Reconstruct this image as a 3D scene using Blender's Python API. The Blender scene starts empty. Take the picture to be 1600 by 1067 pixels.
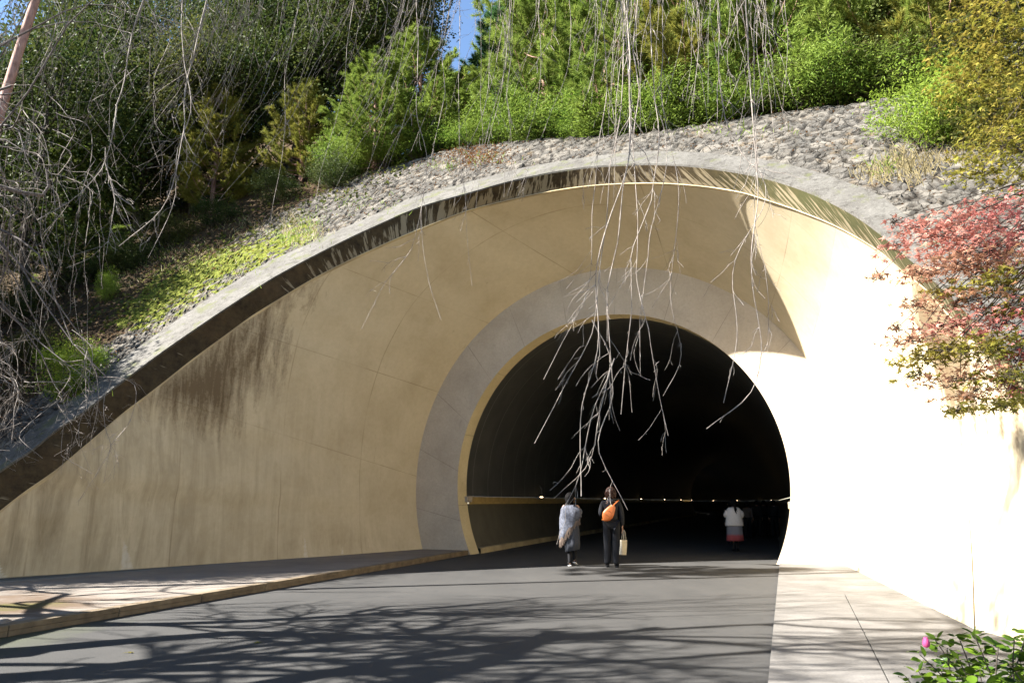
import bpy, bmesh, math, random
import numpy as np
from mathutils import Vector, Matrix, kdtree
random.seed(7); RNG = np.random.default_rng(11)
S = bpy.context.scene
COL = S.collection
R = math.radians

# ------------------------------------------------------------------ camera
F = 1200.0; TH = math.atan(250/1200); CT, ST = math.cos(TH), math.sin(TH); EYE = 1.45
O = np.array([0, 0, EYE])
cam = bpy.data.cameras.new('camera'); cam.lens = 27; cam.sensor_width = 36; cam.clip_end = 2000; cam.clip_start = .05
co = bpy.data.objects.new('camera', cam); COL.objects.link(co)
co.location = (0, 0, EYE); co.rotation_euler = (math.pi/2+TH, 0, 0); S.camera = co
def ray(u, v):
    x = (u-800)/F; y = (533.5-v)/F
    return np.array([x, CT-y*ST, ST+y*CT])
def ground(u, v, h=0): r = ray(u, v); return O+r*((h-EYE)/r[2])
def onpl(u, v, n, k): r = ray(u, v); return O+r*((k-n@O)/(n@r))
def at(u, v, D): r = ray(u, v); return O+r*(D/r[1])
def proj(P):
    d = np.asarray(P)-O; z = d[..., 1]*CT+d[..., 2]*ST; y = -d[..., 1]*ST+d[..., 2]*CT
    return 800+F*d[..., 0]/z, 533.5-F*y/z, z

# ------------------------------------------------------------------ light
AZ, EL = 81, 38      # direction the sunlight travels, clockwise from +Y; height
sv = Vector((math.sin(R(AZ))*math.cos(R(EL)), math.cos(R(AZ))*math.cos(R(EL)), -math.sin(R(EL))))
sl = bpy.data.lights.new('sun', 'SUN'); sl.energy = 5; sl.angle = R(.55); sl.color = (1, .965, .91)
so = bpy.data.objects.new('sun', sl); COL.objects.link(so); so.rotation_euler = sv.to_track_quat('-Z', 'Y').to_euler()
so.location = (-30, 0, 30)
W = bpy.data.worlds.new('World'); S.world = W; W.use_nodes = True
wn = W.node_tree; bg = wn.nodes['Background']; sky = wn.nodes.new('ShaderNodeTexSky'); sky.sky_type = 'NISHITA'
sky.sun_disc = False; sky.sun_elevation = R(EL); sky.sun_rotation = R(AZ+180); sky.air_density = 1.0; sky.dust_density = .15; sky.ozone_density = 3.0
wn.links.new(sky.outputs[0], bg.inputs[0]); bg.inputs[1].default_value = .05
S.view_settings.view_transform = 'Standard'; S.view_settings.look = 'None'; S.view_settings.gamma = 1
S.view_settings.use_curve_mapping = False; S.view_settings.exposure = 2.6
S.cycles.max_bounces = 10; S.cycles.diffuse_bounces = 6; S.cycles.transparent_max_bounces = 8

# ------------------------------------------------------------------ naming
def tag(o, label=None, cat=None, group=None, kind=None):
    if label: o['label'] = label
    if cat: o['category'] = cat
    if group: o['group'] = group
    if kind: o['kind'] = kind
    return o
def empty(name, loc, label=None, cat=None, group=None, rz=0):
    o = bpy.data.objects.new(name, None); COL.objects.link(o); o.location = loc; o.rotation_euler = (0, 0, rz)
    o.empty_display_size = .2
    return tag(o, label, cat, group)
def link(name, me, mat=None, parent=None, smooth=False):
    o = bpy.data.objects.new(name, me); COL.objects.link(o)
    if mat is not None and len(me.materials) == 0: me.materials.append(mat)
    if parent is not None: o.parent = parent
    me.shade_smooth() if smooth else me.shade_flat()
    return o
def npmesh(name, V, Fa, uv=None, attrs=None):
    """V (n,3); Fa (m,k) equal-sized faces, or list of such arrays"""
    me = bpy.data.meshes.new(name); V = np.asarray(V, np.float32)
    Fs = Fa if isinstance(Fa, list) and isinstance(Fa[0], np.ndarray) else [Fa]
    Fs = [np.asarray(f, np.int32) for f in Fs if len(f)]
    me.vertices.add(len(V)); me.vertices.foreach_set('co', V.ravel())
    idx = np.concatenate([f.ravel() for f in Fs]); sizes = np.concatenate([np.full(len(f), f.shape[1]) for f in Fs])
    me.loops.add(len(idx)); me.loops.foreach_set('vertex_index', idx)
    me.polygons.add(len(sizes)); st = np.concatenate([[0], np.cumsum(sizes)[:-1]])
    me.polygons.foreach_set('loop_start', st.astype(np.int32)); me.polygons.foreach_set('loop_total', sizes.astype(np.int32))
    me.update(calc_edges=True)
    if uv is not None:
        l = me.uv_layers.new(name='UVMap'); l.data.foreach_set('uv', np.asarray(uv, np.float32)[idx].ravel())
    for k, a in (attrs or {}).items():
        at_ = me.attributes.new(k, 'FLOAT', 'POINT'); at_.data.foreach_set('value', np.asarray(a, np.float32))
    me.validate()
    return me
def gridfaces(n, m, wrap=False):
    i = np.arange(n-1)[:, None]; j = np.arange(m-(0 if wrap else 1))[None]
    j2 = (j+1) % m
    return np.stack([i*m+j, i*m+j2, (i+1)*m+j2, (i+1)*m+j], -1).reshape(-1, 4)

# ------------------------------------------------------------------ materials
class N:
    def __init__(s, name, rough=.8, spec=.3):
        s.m = bpy.data.materials.new(name); s.m.use_nodes = True; s.t = s.m.node_tree
        s.b = s.t.nodes['Principled BSDF']; s.b.inputs['Roughness'].default_value = rough
        s.b.inputs['Specular IOR Level'].default_value = spec
        s.out = s.t.nodes['Material Output']
    def n(s, ty, **kw):
        x = s.t.nodes.new('ShaderNode'+ty)
        for k, v in kw.items():
            if k.startswith('i_'):
                x.inputs[k[2:].replace('_', ' ')].default_value = v
            else: setattr(x, k, v)
        return x
    def l(s, a, b): s.t.links.new(a, b)
    def pos(s): return s.n('NewGeometry').outputs['Position']
    def map(s, vec, scale=(1, 1, 1), rot=(0, 0, 0), loc=(0, 0, 0)):
        x = s.n('Mapping'); x.inputs['Scale'].default_value = scale; x.inputs['Rotation'].default_value = rot; x.inputs['Location'].default_value = loc
        s.l(vec, x.inputs[0]); return x.outputs[0]
    def noise(s, vec, scale, detail=4, rough=.55, dist=0):
        x = s.n('TexNoise'); x.inputs['Scale'].default_value = scale; x.inputs['Detail'].default_value = detail
        x.inputs['Roughness'].default_value = rough; x.inputs['Distortion'].default_value = dist
        s.l(vec, x.inputs['Vector']); return x.outputs['Fac']
    def ramp(s, fac, stops):
        x = s.n('ValToRGB'); cr = x.color_ramp
        while len(cr.elements) < len(stops): cr.elements.new(.5)
        for e, (p, c) in zip(cr.elements, stops):
            e.position = p; e.color = (c, c, c, 1) if isinstance(c, (int, float)) else (*c, 1)
        s.l(fac, x.inputs[0]); return x.outputs[0]
    def mix(s, fac, a, b, mode='MIX'):
        x = s.n('Mix', data_type='RGBA', blend_type=mode)
        for v, i in ((fac, 0), (a, 6), (b, 7)):
            if hasattr(v, 'links') or isinstance(v, bpy.types.NodeSocket): s.l(v, x.inputs[i])
            elif i == 0: x.inputs[0].default_value = v
            else: x.inputs[i].default_value = (*v, 1)
        return x.outputs[2]
    def math(s, op, a, b=None, c=None):
        x = s.n('Math', operation=op)
        for i, v in enumerate((a, b, c)):
            if v is None: continue
            if isinstance(v, bpy.types.NodeSocket): s.l(v, x.inputs[i])
            else: x.inputs[i].default_value = v
        return x.outputs[0]
    def attr(s, name): x = s.n('Attribute'); x.attribute_name = name; return x.outputs['Fac']
    def col(s, c):
        if isinstance(c, bpy.types.NodeSocket): s.l(c, s.b.inputs['Base Color'])
        else: s.b.inputs['Base Color'].default_value = (*c, 1)
        return s
    def bump(s, h, strength=.3, dist=.02):
        x = s.n('Bump'); x.inputs['Strength'].default_value = strength; x.inputs['Distance'].default_value = dist
        s.l(h, x.inputs['Height']); s.l(x.outputs[0], s.b.inputs['Normal']); return s
def plain(name, c, rough=.8, var=.25, scale=8, spec=.3, bump=.0):
    m = N(name, rough, spec); g = m.n('TexCoord').outputs['Object']; f = m.noise(g, scale, 5)
    a = tuple(x*(1-var) for x in c); b = tuple(min(1, x*(1+var)) for x in c)
    m.col(m.ramp(f, [(.3, a), (.7, b)]))
    if bump: m.bump(m.noise(g, scale*6, 4), bump, .01)
    return m.m
def leafmat(name, c1, c2, c3=None, trans=.35, rough=.62, clump=.9):
    m = N(name, rough, .12); geo = m.n('NewGeometry'); ri = geo.outputs['Random Per Island']
    stops = [(0, c1), (.6, c2)] + ([(1, c3)] if c3 else [])
    c = m.ramp(ri, stops)
    f = m.noise(geo.outputs['Position'], clump, 3)
    c = m.mix(m.ramp(f, [(.35, .0), (.7, .75)]), c, c2 if c3 is None else c3)
    m.col(c)
    t = m.n('BsdfTranslucent'); mx = m.n('MixShader'); mx.inputs[0].default_value = trans
    m.l(c, t.inputs[0]); m.l(m.b.outputs[0], mx.inputs[1]); m.l(t.outputs[0], mx.inputs[2]); m.l(mx.outputs[0], m.out.inputs[0])
    return m.m

def concrete_cream():
    m = N('cream_concrete', .85, .2); p = m.pos()
    blot = m.noise(p, .9, 5, .6); fine = m.noise(p, 9, 6, .65)
    c = m.ramp(blot, [(.3, (.45, .37, .24)), (.62, (.53, .445, .30))])
    c = m.mix(m.ramp(fine, [(.35, .0), (.8, .22)]), c, (.25, .19, .11))
    c = m.mix(m.ramp(m.noise(p, .45, 6, .7, .6), [(.5, 0.), (.68, .35)]), c, (.53, .455, .325))
    uv = m.n('UVMap').outputs[0]; sx = m.n('SeparateXYZ'); m.l(uv, sx.inputs[0])
    # weather streaks running down
    st = m.noise(m.map(p, (2.6, 2.6, .22)), 1.0, 8, .72, .9)
    c = m.mix(m.math('MULTIPLY', m.ramp(st, [(.42, 0.), (.66, 1.)]), m.math('MULTIPLY', m.attr('streak'), .75)), c, (.12, .085, .04))
    st2 = m.noise(m.map(p, (3.2, 3.2, .45), loc=(3, 1, 7)), 1.4, 8, .72, .5)
    spots = m.noise(p, 14, 8, .8)
    k = m.math('ADD', m.math('MULTIPLY', st2, .7), m.math('MULTIPLY', spots, .3))
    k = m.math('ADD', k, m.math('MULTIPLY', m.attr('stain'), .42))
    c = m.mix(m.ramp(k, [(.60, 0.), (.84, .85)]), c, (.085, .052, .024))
    lg = m.math('ADD', m.attr('lime'), m.math('MULTIPLY', m.noise(p, 6, 5), .5))
    c = m.mix(m.ramp(lg, [(.75, 0.), (1.0, .85)]), c, (.62, .60, .53))
    # panel joints
    brk = m.ramp(m.noise(p, .8, 3), [(.38, .15), (.6, 1.)])
    def line(s, w):
        f = m.math('FRACT', m.math('ADD', s, .5)); d = m.math('ABSOLUTE', m.math('SUBTRACT', f, .5)); return m.math('LESS_THAN', d, w)
    ln = m.math('MULTIPLY', m.math('MULTIPLY', line(sx.outputs[0], .0042), brk), .5)
    ln2 = m.math('MULTIPLY', m.math('MULTIPLY', line(sx.outputs[1], .0055), brk), .4)
    ln = m.math('MAXIMUM', ln, ln2)
    c = m.mix(ln, c, (.17, .12, .06))
    m.col(c); m.bump(m.math('ADD', m.math('MULTIPLY', fine, .4), m.math('MULTIPLY', ln, -1.)), .35, .012); return m.m
def concrete_grey(name='grey_concrete', a=(.41, .34, .255), b=(.51, .43, .33)):
    m = N(name, .88, .2); p = m.pos(); f = m.noise(p, 1.3, 6, .6); g = m.noise(p, 18, 6, .7)
    c = m.ramp(f, [(.3, a), (.7, b)]); c = m.mix(m.ramp(g, [(.4, 0.), (.8, .35)]), c, tuple(x*.55 for x in a))
    uv = m.n('UVMap').outputs[0]; sx = m.n('SeparateXYZ'); m.l(uv, sx.inputs[0])
    fr = m.math('FRACT', m.math('ADD', sx.outputs[0], .5)); ln = m.math('LESS_THAN', m.math('ABSOLUTE', m.math('SUBTRACT', fr, .5)), .0045)
    ln = m.math('MULTIPLY', ln, m.ramp(m.noise(p, 1.1, 2), [(.35, .1), (.65, .6)]))
    sm = m.noise(m.map(p, (1, 1, 1)), 3.3, 8, .75, 1.2)
    c = m.mix(m.ramp(sm, [(.6, 0.), (.74, .5)]), c, (.16, .14, .11))
    c = m.mix(ln, c, (.1, .08, .06)); m.col(c); m.bump(g, .3, .01); return m.m
def fascia_mat():
    m = N('stained_fascia', .9, .15); p = m.pos(); uv = m.n('UVMap').outputs[0]; sx = m.n('SeparateXYZ'); m.l(uv, sx.inputs[0])
    cx = m.n('CombineXYZ'); m.l(sx.outputs[0], cx.inputs[0]); m.l(m.math('MULTIPLY', sx.outputs[1], .07), cx.inputs[1])
    st = m.noise(cx.outputs[0], 9.5, 3, .65, .05)
    env = m.noise(p, .55, 2)
    dark = m.ramp(m.noise(p, 5, 8, .75), [(.35, (.025, .017, .009)), (.7, (.075, .052, .024))])
    green = m.mix(m.attr('greenish'), dark, (.055, .06, .022))
    k = m.math('ADD', m.math('ADD', st, m.math('MULTIPLY', env, .12)), m.math('MULTIPLY', m.attr('streak'), .19))
    k = m.math('SUBTRACT', k, m.math('MULTIPLY', m.math('SUBTRACT', sx.outputs[1], .35), .12))
    c = m.mix(m.ramp(k, [(.70, 0.), (.76, .85)]), green, (.235, .19, .12))
    brn = m.ramp(m.noise(p, 1.1, 5, .7), [(.5, 0.), (.7, .6)])
    c = m.mix(m.math('MULTIPLY', brn, m.math('SUBTRACT', 1., m.attr('streak'))), c, (.10, .06, .026))
    m.col(c); m.bump(m.noise(p, 20, 6), .3, .01); return m.m
def coping_mat():
    m = N('coping_concrete', .9, .2); p = m.pos(); f = m.noise(p, 1.4, 7, .7); g = m.noise(p, 14, 7, .75)
    c = m.ramp(f, [(.3, (.065, .06, .052)), (.7, (.12, .113, .10))]); c = m.mix(m.ramp(g, [(.45, 0.), (.75, .6)]), c, (.045, .042, .036))
    c = m.mix(m.ramp(m.noise(p, 4.5, 9, .82), [(.5, 0.), (.62, .8)]), c, (.03, .027, .022)); c = m.mix(m.ramp(m.noise(p, 30, 4, .8), [(.55, 0.), (.65, .5)]), c, (.2, .19, .17))
    mo = m.ramp(m.noise(p, 2.1, 6, .7), [(.54, 0.), (.64, .7)]); c = m.mix(mo, c, (.075, .08, .03))
    m.col(c); m.bump(m.math('ADD', f, g), .4, .02); return m.m
def hill_mat():
    m = N('hillside', .95, .1); p = m.pos(); v = m.n('TexVoronoi'); v.inputs['Scale'].default_value = 2.6; m.l(p, v.inputs['Vector'])
    n1 = m.noise(p, 7, 8, .75); n2 = m.noise(p, .8, 5, .6); n3 = m.noise(p, 28, 5, .8)
    sv_ = m.n('SeparateColor'); m.l(v.outputs['Color'], sv_.inputs[0])
    stone = m.ramp(m.attr('cell'), [(0, (.075, .071, .064)), (.5, (.125, .115, .10)), (1, (.19, .172, .145))])
    stone = m.mix(m.ramp(n1, [(.4, 0.), (.7, .75)]), stone, (.055, .05, .042))
    wv = m.n('VectorMath', operation='ADD'); nn_ = m.n('TexNoise'); nn_.inputs['Scale'].default_value = 3.0; nn_.inputs['Detail'].default_value = 6; m.l(p, nn_.inputs['Vector'])
    ss_ = m.n('VectorMath', operation='SCALE'); ss_.inputs[3].default_value = .35; m.l(nn_.outputs['Color'], ss_.inputs[0]); m.l(p, wv.inputs[0]); m.l(ss_.outputs[0], wv.inputs[1])
    ve = m.n('TexVoronoi', feature='DISTANCE_TO_EDGE'); ve.inputs['Scale'].default_value = 3.4; m.l(wv.outputs[0], ve.inputs['Vector'])
    crk = m.ramp(ve.outputs['Distance'], [(.01, 1.), (.06, 0.)])
    stone = m.mix(m.math('MULTIPLY', crk, .7), stone, (.018, .015, .011)); stone = m.mix(m.attr('gap'), stone, (.012, .01, .008))
    stone = m.mix(m.ramp(m.noise(p, 16, 8, .85), [(.5, 0.), (.66, .8)]), stone, (.05, .04, .028))
    stone = m.mix(m.ramp(m.noise(p, 9, 8, .8), [(.56, 0.), (.68, .7)]), stone, (.24, .23, .2))
    stone = m.mix(m.ramp(m.noise(p, 1.7, 6, .75), [(.56, 0.), (.68, .65)]), stone, (.15, .11, .065))
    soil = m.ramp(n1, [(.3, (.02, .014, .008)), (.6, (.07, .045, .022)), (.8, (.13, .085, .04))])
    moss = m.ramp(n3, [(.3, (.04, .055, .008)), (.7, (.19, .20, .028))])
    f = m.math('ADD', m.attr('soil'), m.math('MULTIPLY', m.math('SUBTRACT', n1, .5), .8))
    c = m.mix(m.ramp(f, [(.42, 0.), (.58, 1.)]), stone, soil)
    f2 = m.math('ADD', m.attr('moss'), m.math('MULTIPLY', m.math('SUBTRACT', m.noise(p, 3.2, 7, .72), .5), 2.6))
    c = m.mix(m.ramp(f2, [(.52, 0.), (.6, 1.)]), c, moss)
    f3 = m.math('ADD', m.attr('redleaf'), m.math('MULTIPLY', m.math('SUBTRACT', n3, .5), 1.3))
    c = m.mix(m.ramp(f3, [(.55, 0.), (.62, 1.)]), c, m.ramp(n1, [(.3, (.12, .025, .012)), (.7, (.15, .11, .03))]))
    m.col(c); m.bump(m.math('SUBTRACT', m.math('ADD', n1, n3), crk), .6, .04); return m.m
def asphalt():
    m = N('asphalt', .85, .3); p = m.pos(); g = m.noise(p, 90, 3, .7); f = m.noise(p, .5, 5, .6); st = m.noise(m.map(p, (.9, .14, 1), rot=(0, 0, R(-18))), 1.6, 5, .6)
    c = m.ramp(f, [(.3, (.019, .0185, .018)), (.7, (.032, .0305, .0285))])
    c = m.mix(m.ramp(st, [(.45, 0.), (.8, .35)]), c, (.055, .052, .048))
    c = m.mix(m.ramp(g, [(.45, 0.), (.75, .6)]), c, (.13, .125, .115)); c = m.mix(m.ramp(m.noise(p, 140, 2), [(.58, 0.), (.7, .5)]), c, (.03, .03, .03))
    # fine cracks
    v = m.n('TexVoronoi', feature='DISTANCE_TO_EDGE'); v.inputs['Scale'].default_value = .22
    d = m.n('MixRGB') if False else None
    wob = m.n('VectorMath', operation='ADD'); nz = m.n('TexNoise'); nz.inputs['Scale'].default_value = 1.7; nz.inputs['Detail'].default_value = 6; m.l(p, nz.inputs['Vector'])
    sc = m.n('VectorMath', operation='SCALE'); sc.inputs[3].default_value = 1.6; m.l(nz.outputs['Color'], sc.inputs[0]); m.l(p, wob.inputs[0]); m.l(sc.outputs[0], wob.inputs[1])
    m.l(wob.outputs[0], v.inputs['Vector'])
    cr = m.math('MULTIPLY', m.math('LESS_THAN', v.outputs['Distance'], .0022), m.ramp(m.noise(p, .9, 2), [(.48, 0.), (.6, .8)]))
    c = m.mix(cr, c, (.02, .02, .02))
    moss = m.math('ADD', m.attr('moss'), m.math('MULTIPLY', m.math('SUBTRACT', m.noise(p, 2.5, 5), .5), .6))
    c = m.mix(m.ramp(moss, [(.4, 0.), (.9, .5)]), c, (.05, .06, .02))
    m.col(c); m.bump(g, .5, .006); return m.m
def paving(name, a, b, mossy=False):
    m = N(name, .9, .2); p = m.pos(); g = m.noise(p, 40, 6, .75); f = m.noise(m.map(p, (.8, 1.2, 1), rot=(0, 0, R(20))), 1.1, 8, .75)
    c = m.ramp(f, [(.3, a), (.7, b)]); c = m.mix(m.ramp(g, [(.4, 0.), (.75, .45)]), c, tuple(x*.45 for x in a))
    if mossy:
        fm = m.math('ADD', m.attr('moss'), m.math('MULTIPLY', m.math('SUBTRACT', m.noise(m.map(p, (.6, 1.5, 1), rot=(0, 0, R(25))), 2.2, 8, .75), .5), 1.2))
        c = m.mix(m.ramp(fm, [(.35, 0.), (.6, .8)]), c, (.07, .04, .02))
        c = m.mix(m.ramp(fm, [(.62, 0.), (.8, .9)]), c, m.ramp(g, [(.3, (.02, .02, .006)), (.7, (.11, .095, .015))]))
    m.col(c); m.bump(g, .4, .008); return m.m
def cladding():
    m = N('dark_cladding', .36, .5); uv = m.n('UVMap').outputs[0]; sx = m.n('SeparateXYZ'); m.l(uv, sx.inputs[0]); p = m.pos()
    def line(s, w):
        f = m.math('FRACT', s); d = m.math('ABSOLUTE', m.math('SUBTRACT', f, .5)); return m.math('LESS_THAN', d, w)
    ln = line(m.math('DIVIDE', sx.outputs[1], 1.4), .006)
    c = m.ramp(m.noise(p, 1.3, 4), [(.3, (.13, .128, .12)), (.7, (.18, .175, .16))])
    c = m.mix(ln, c, (.6, .58, .52)); m.col(c)
    m.b.inputs['Metallic'].default_value = .6
    m.bump(m.noise(p, 60, 2), .08, .003)
    return m.m
def bark(name, a, b, sc=(30, 30, 6)):
    m = N(name, .85, .25); g = m.n('TexCoord').outputs['Object']; f = m.noise(m.map(g, sc), 1, 6, .7)
    m.col(m.ramp(f, [(.3, a), (.7, b)])); m.bump(f, .5, .01); return m.m

M = dict(
    cream=concrete_cream(), grey=concrete_grey(), fascia=fascia_mat(), coping=coping_mat(), hill=hill_mat(), asphalt=asphalt(),
    rim=concrete_grey('rim_concrete', (.50, .40, .22), (.60, .49, .29)),
    walk=paving('sidewalk_concrete', (.14, .12, .10), (.23, .20, .17), True), slab=paving('slab_concrete', (.085, .078, .07), (.19, .178, .162)),
    kerb=plain('kerb_stone', (.14, .105, .065), .9, .35, 5, bump=.4), clad=cladding(),
    lowwall=plain('dark_panel', (.10, .09, .065), .5, .2, 2), cap=plain('brass_cap', (.36, .25, .09), .45, .2, 4),
    soil=plain('dry_ground', (.10, .085, .06), .95, .4, 3, bump=.5),
    twig=bark('cherry_twig', (.10, .075, .06), (.36, .32, .28), (60, 60, 18)), cbark=bark('cherry_bark', (.06, .05, .045), (.16, .14, .13)),
    pbark=bark('pine_bark', (.16, .085, .06), (.42, .25, .20), (12, 12, 5)), dbark=bark('dark_bark', (.03, .024, .018), (.09, .072, .055)),
    pine=leafmat('pine_needles', (.075, .135, .022), (.145, .215, .035), (.25, .30, .06), .35),
    pineblue=leafmat('blue_green_needles', (.03, .09, .035), (.05, .13, .05), (.11, .19, .05), .3),
    pineyel=leafmat('yellowing_needles', (.20, .18, .03), (.32, .28, .05), (.15, .18, .04), .3),
    shrub=leafmat('shrub_leaves', (.05, .11, .014), (.10, .17, .02), (.19, .25, .04), .4),
    dark=leafmat('evergreen_leaves', (.016, .034, .008), (.034, .06, .012), (.07, .08, .02), .3),
    olive=leafmat('olive_leaves', (.06, .065, .015), (.11, .11, .025), (.04, .055, .015), .35),
    pale=leafmat('pale_leaves', (.25, .30, .10), (.15, .23, .05), (.34, .37, .14), .4),
    lime=leafmat('lime_leaves', (.09, .17, .015), (.15, .24, .02), (.22, .28, .04), .45),
    yelg=leafmat('yellow_green_leaves', (.12, .14, .018), (.19, .19, .025), (.26, .20, .04), .4),
    red=leafmat('red_maple_leaves', (.32, .05, .06), (.48, .15, .15), (.48, .24, .17), .35),
    oran=leafmat('orange_maple_leaves', (.38, .17, .09), (.33, .19, .08), (.45, .25, .17), .35),
    straw=leafmat('dry_grass', (.2, .16, .08), (.28, .23, .12), None, .3), litter=leafmat('leaf_litter', (.12, .06, .025), (.24, .12, .05), (.32, .16, .06), .1),
    glossy=leafmat('camellia_leaves', (.008, .025, .006), (.035, .085, .010), (.13, .20, .015), .25, .35, 6),
    pink=plain('pink_petal', (.5, .06, .16), .5),
    skin=plain('skin', (.33, .19, .13), .55, .1), hairb=plain('brown_hair', (.028, .012, .008), .5, .5, 40, .2), hairk=plain('black_hair', (.004, .0035, .0035), .8, .3, 40, .08),
    jacket=plain('dark_jacket_cloth', (.006, .0065, .009), .8, .3, 20), trousers=plain('dark_trouser_cloth', (.005, .0055, .008), .85, .3, 20),
    shawl=plain('grey_wool', (.075, .08, .10), .95, .5, 22, bump=.8), fringe=plain('beige_fringe', (.16, .12, .095), .95, .2, 30), skirt=plain('grey_cloth', (.035, .038, .048), .85, .2, 10),
    black=plain('black_cloth', (.004, .004, .005), .85, .2, 20), shoe=plain('black_shoe', (.006, .006, .007), .5), white=plain('white_sole', (.75, .74, .72), .6, .05),
    orange=plain('orange_leather', (.40, .105, .02), .42, .15, 18, .5), canvas=plain('pale_canvas', (.35, .31, .24), .9, .1, 20), coat=plain('cream_fleece', (.60, .53, .47), .95, .1, 30, bump=.5),
    gskirt=None, brownc=plain('brown_cloth', (.10, .07, .055), .9, .2, 10), stone=plain('grey_stone', (.17, .15, .13), .9, .35, 8, bump=.8),
    metal=plain('lamp_metal', (.12, .12, .12), .4),
)
mm = N('lamp_glow'); mm.b.inputs['Emission Color'].default_value = (1, .72, .42, 1); mm.b.inputs['Emission Strength'].default_value = 3; M['glow'] = mm.m
mm = N('grey_skirt_red_hem', .9); g_ = mm.n('TexCoord').outputs['Object']; sx_ = mm.n('SeparateXYZ'); mm.l(g_, sx_.inputs[0])
k_ = mm.math('ADD', sx_.outputs[2], mm.math('MULTIPLY', mm.noise(g_, 14, 3), .06))
mm.col(mm.ramp(k_, [(.53, (.30, .06, .06)), (.59, (.16, .15, .16))])); M['gskirt'] = mm.m

# ------------------------------------------------------------------ portal geometry
pl = ground(732, 866.5); pr = ground(1218, 882)
rr = (pr-pl)/np.linalg.norm(pr-pl); n0 = np.array([-rr[1], rr[0], 0]); k0 = n0@pl
def pp(s, z, d=0): return pl+rr*s+np.array([0, 0, z])+n0*d
C_ = 1.2
P1 = at(0, 799, 13.4); P2 = at(1600, 640, 8.0)
B_ = ((P1[1]-P2[1])-C_*(P1[2]-P2[2]))/(P1[0]-P2[0]); A_ = P1[1]-B_*P1[0]-C_*P1[2]
cn = np.array([-B_, 1, -C_]); AE = A_-.70
Dpx = [(0, 799), (34, 772.5), (90, 733), (139, 692), (199, 641), (235, 614), (253, 600), (305, 559), (350, 526), (397, 492), (434, 469), (498, 431), (590, 386), (658, 357), (731, 329), (796, 312), (897, 293), (1000, 286), (1078, 289), (1156, 300), (1203, 314), (1250, 330), (1306, 353), (1369, 389), (1412, 425), (1451, 456), (1468, 476), (1530, 545), (1600, 640)]
Epx = [(0, 739), (51, 705), (88, 675), (135, 643), (184, 604), (254, 552), (316, 509), (376, 469), (425, 437.5), (498, 398), (576, 360), (655, 326), (731, 304), (815, 281), (897, 266), (1000, 258.7), (1062, 260), (1125, 267), (1187, 278), (1250, 297), (1300, 319), (1341, 342), (1375, 367), (1420, 405), (1480, 460), (1540, 520), (1610, 600)]
Gpx = [(-6, 716), (36, 684), (73, 654), (120, 621), (168, 580), (238, 528), (298, 486), (358, 447), (408, 416), (485, 381), (568, 344), (648, 309), (728, 287), (812, 265), (896, 250), (1000, 238.5), (1066, 238.5), (1130, 243), (1196, 252), (1265, 267), (1320, 285), (1372, 306), (1412, 335), (1465, 372), (1525, 425), (1585, 485), (1650, 565)]
def curve3(px, k):
    P = [onpl(u, v, cn, k) for u, v in px]
    a = P[0]+(P[0]-P[1])*np.array([3.5, 3.5, 3.5]); a[2] = a[2]
    b = P[-1]+(P[-1]-P[-2])*3.0
    return P, a, b
def densify(P, step=.08):
    P = np.asarray(P); n = len(P)
    d = np.r_[0, np.cumsum(np.linalg.norm(np.diff(P, axis=0), axis=1))]
    # catmull-rom style via hermite tangents
    T = np.gradient(P, d, axis=0)
    T[1:-1] = (T[1:-1]*2+T[:-2]*.5+T[2:]*.5)/3
    q = np.arange(0, d[-1], step); q = np.r_[q, d[-1]]; i = np.clip(np.searchsorted(d, q, 'right')-1, 0, n-2)
    h = (d[i+1]-d[i])[:, None]; t = ((q-d[i])/(d[i+1]-d[i]))[:, None]
    return (2*t**3-3*t**2+1)*P[i]+(t**3-2*t**2+t)*h*T[i]+(-2*t**3+3*t**2)*P[i+1]+(t**3-t**2)*h*T[i+1]
def resample(P, n):
    P = np.asarray(P); d = np.r_[0, np.cumsum(np.linalg.norm(np.diff(P, axis=0), axis=1))]; q = np.linspace(0, d[-1], n)
    return np.stack([np.interp(q, d, P[:, i]) for i in range(3)], 1)
def along(P, keys):
    """fractional arclength of the points of P nearest each key"""
    d = np.r_[0, np.cumsum(np.linalg.norm(np.diff(P, axis=0), axis=1))]
    return [d[np.argmin(((P-k)**2).sum(1))] for k in keys], d
D3 = [onpl(u, v, cn, A_) for u, v in Dpx]; E3 = [onpl(u, v, cn, AE) for u, v in Epx]; G3 = [onpl(u, v, cn, AE-.0) for u, v in Gpx]
def ext(P, a, b):
    d0 = P[0]-P[2]; d1 = P[-1]-P[-3]
    return [P[0]+d0*a*2, P[0]+d0*a]+P+[P[-1]+d1*b, P[-1]+d1*b*2]
lenL = 1.35
Dl = densify(ext(D3, .75, .7)); El = densify(ext(E3, 1.1, .7)); Gl = densify(ext(G3, 1.1, .7))
CC = (4.12, 1.87, 5.88)
def ringpt(phi, c=(4.12, 1.87, 5.88), d=0): return pp(c[0]+c[2]*math.cos(phi), c[1]+c[2]*math.sin(phi), d)
corner = onpl(1377, 396, cn, A_)
crease_px = [(1417, 484), (1440, 521), (1462, 583), (1480, 645), (1500, 705), (1511, 780), (1517, 850), (1522, 985)]
D_c = corner[1]
crease = [corner]+[at(u, v, D_c-(v-396)/589*(D_c-9.25)) for u, v in crease_px]
crease = densify(crease, .05); crease[:, 2] = np.maximum(crease[:, 2], -.05)
ic = np.argmin(((Dl-corner)**2).sum(1)); i0 = np.argmax(Dl[:, 2] > 0.0)
OUT = np.vstack([Dl[i0:ic+1], crease])
phis = [197.5, 177, 152, 127, 98, 72, 44, 30.5, 10, -18.7]
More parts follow.
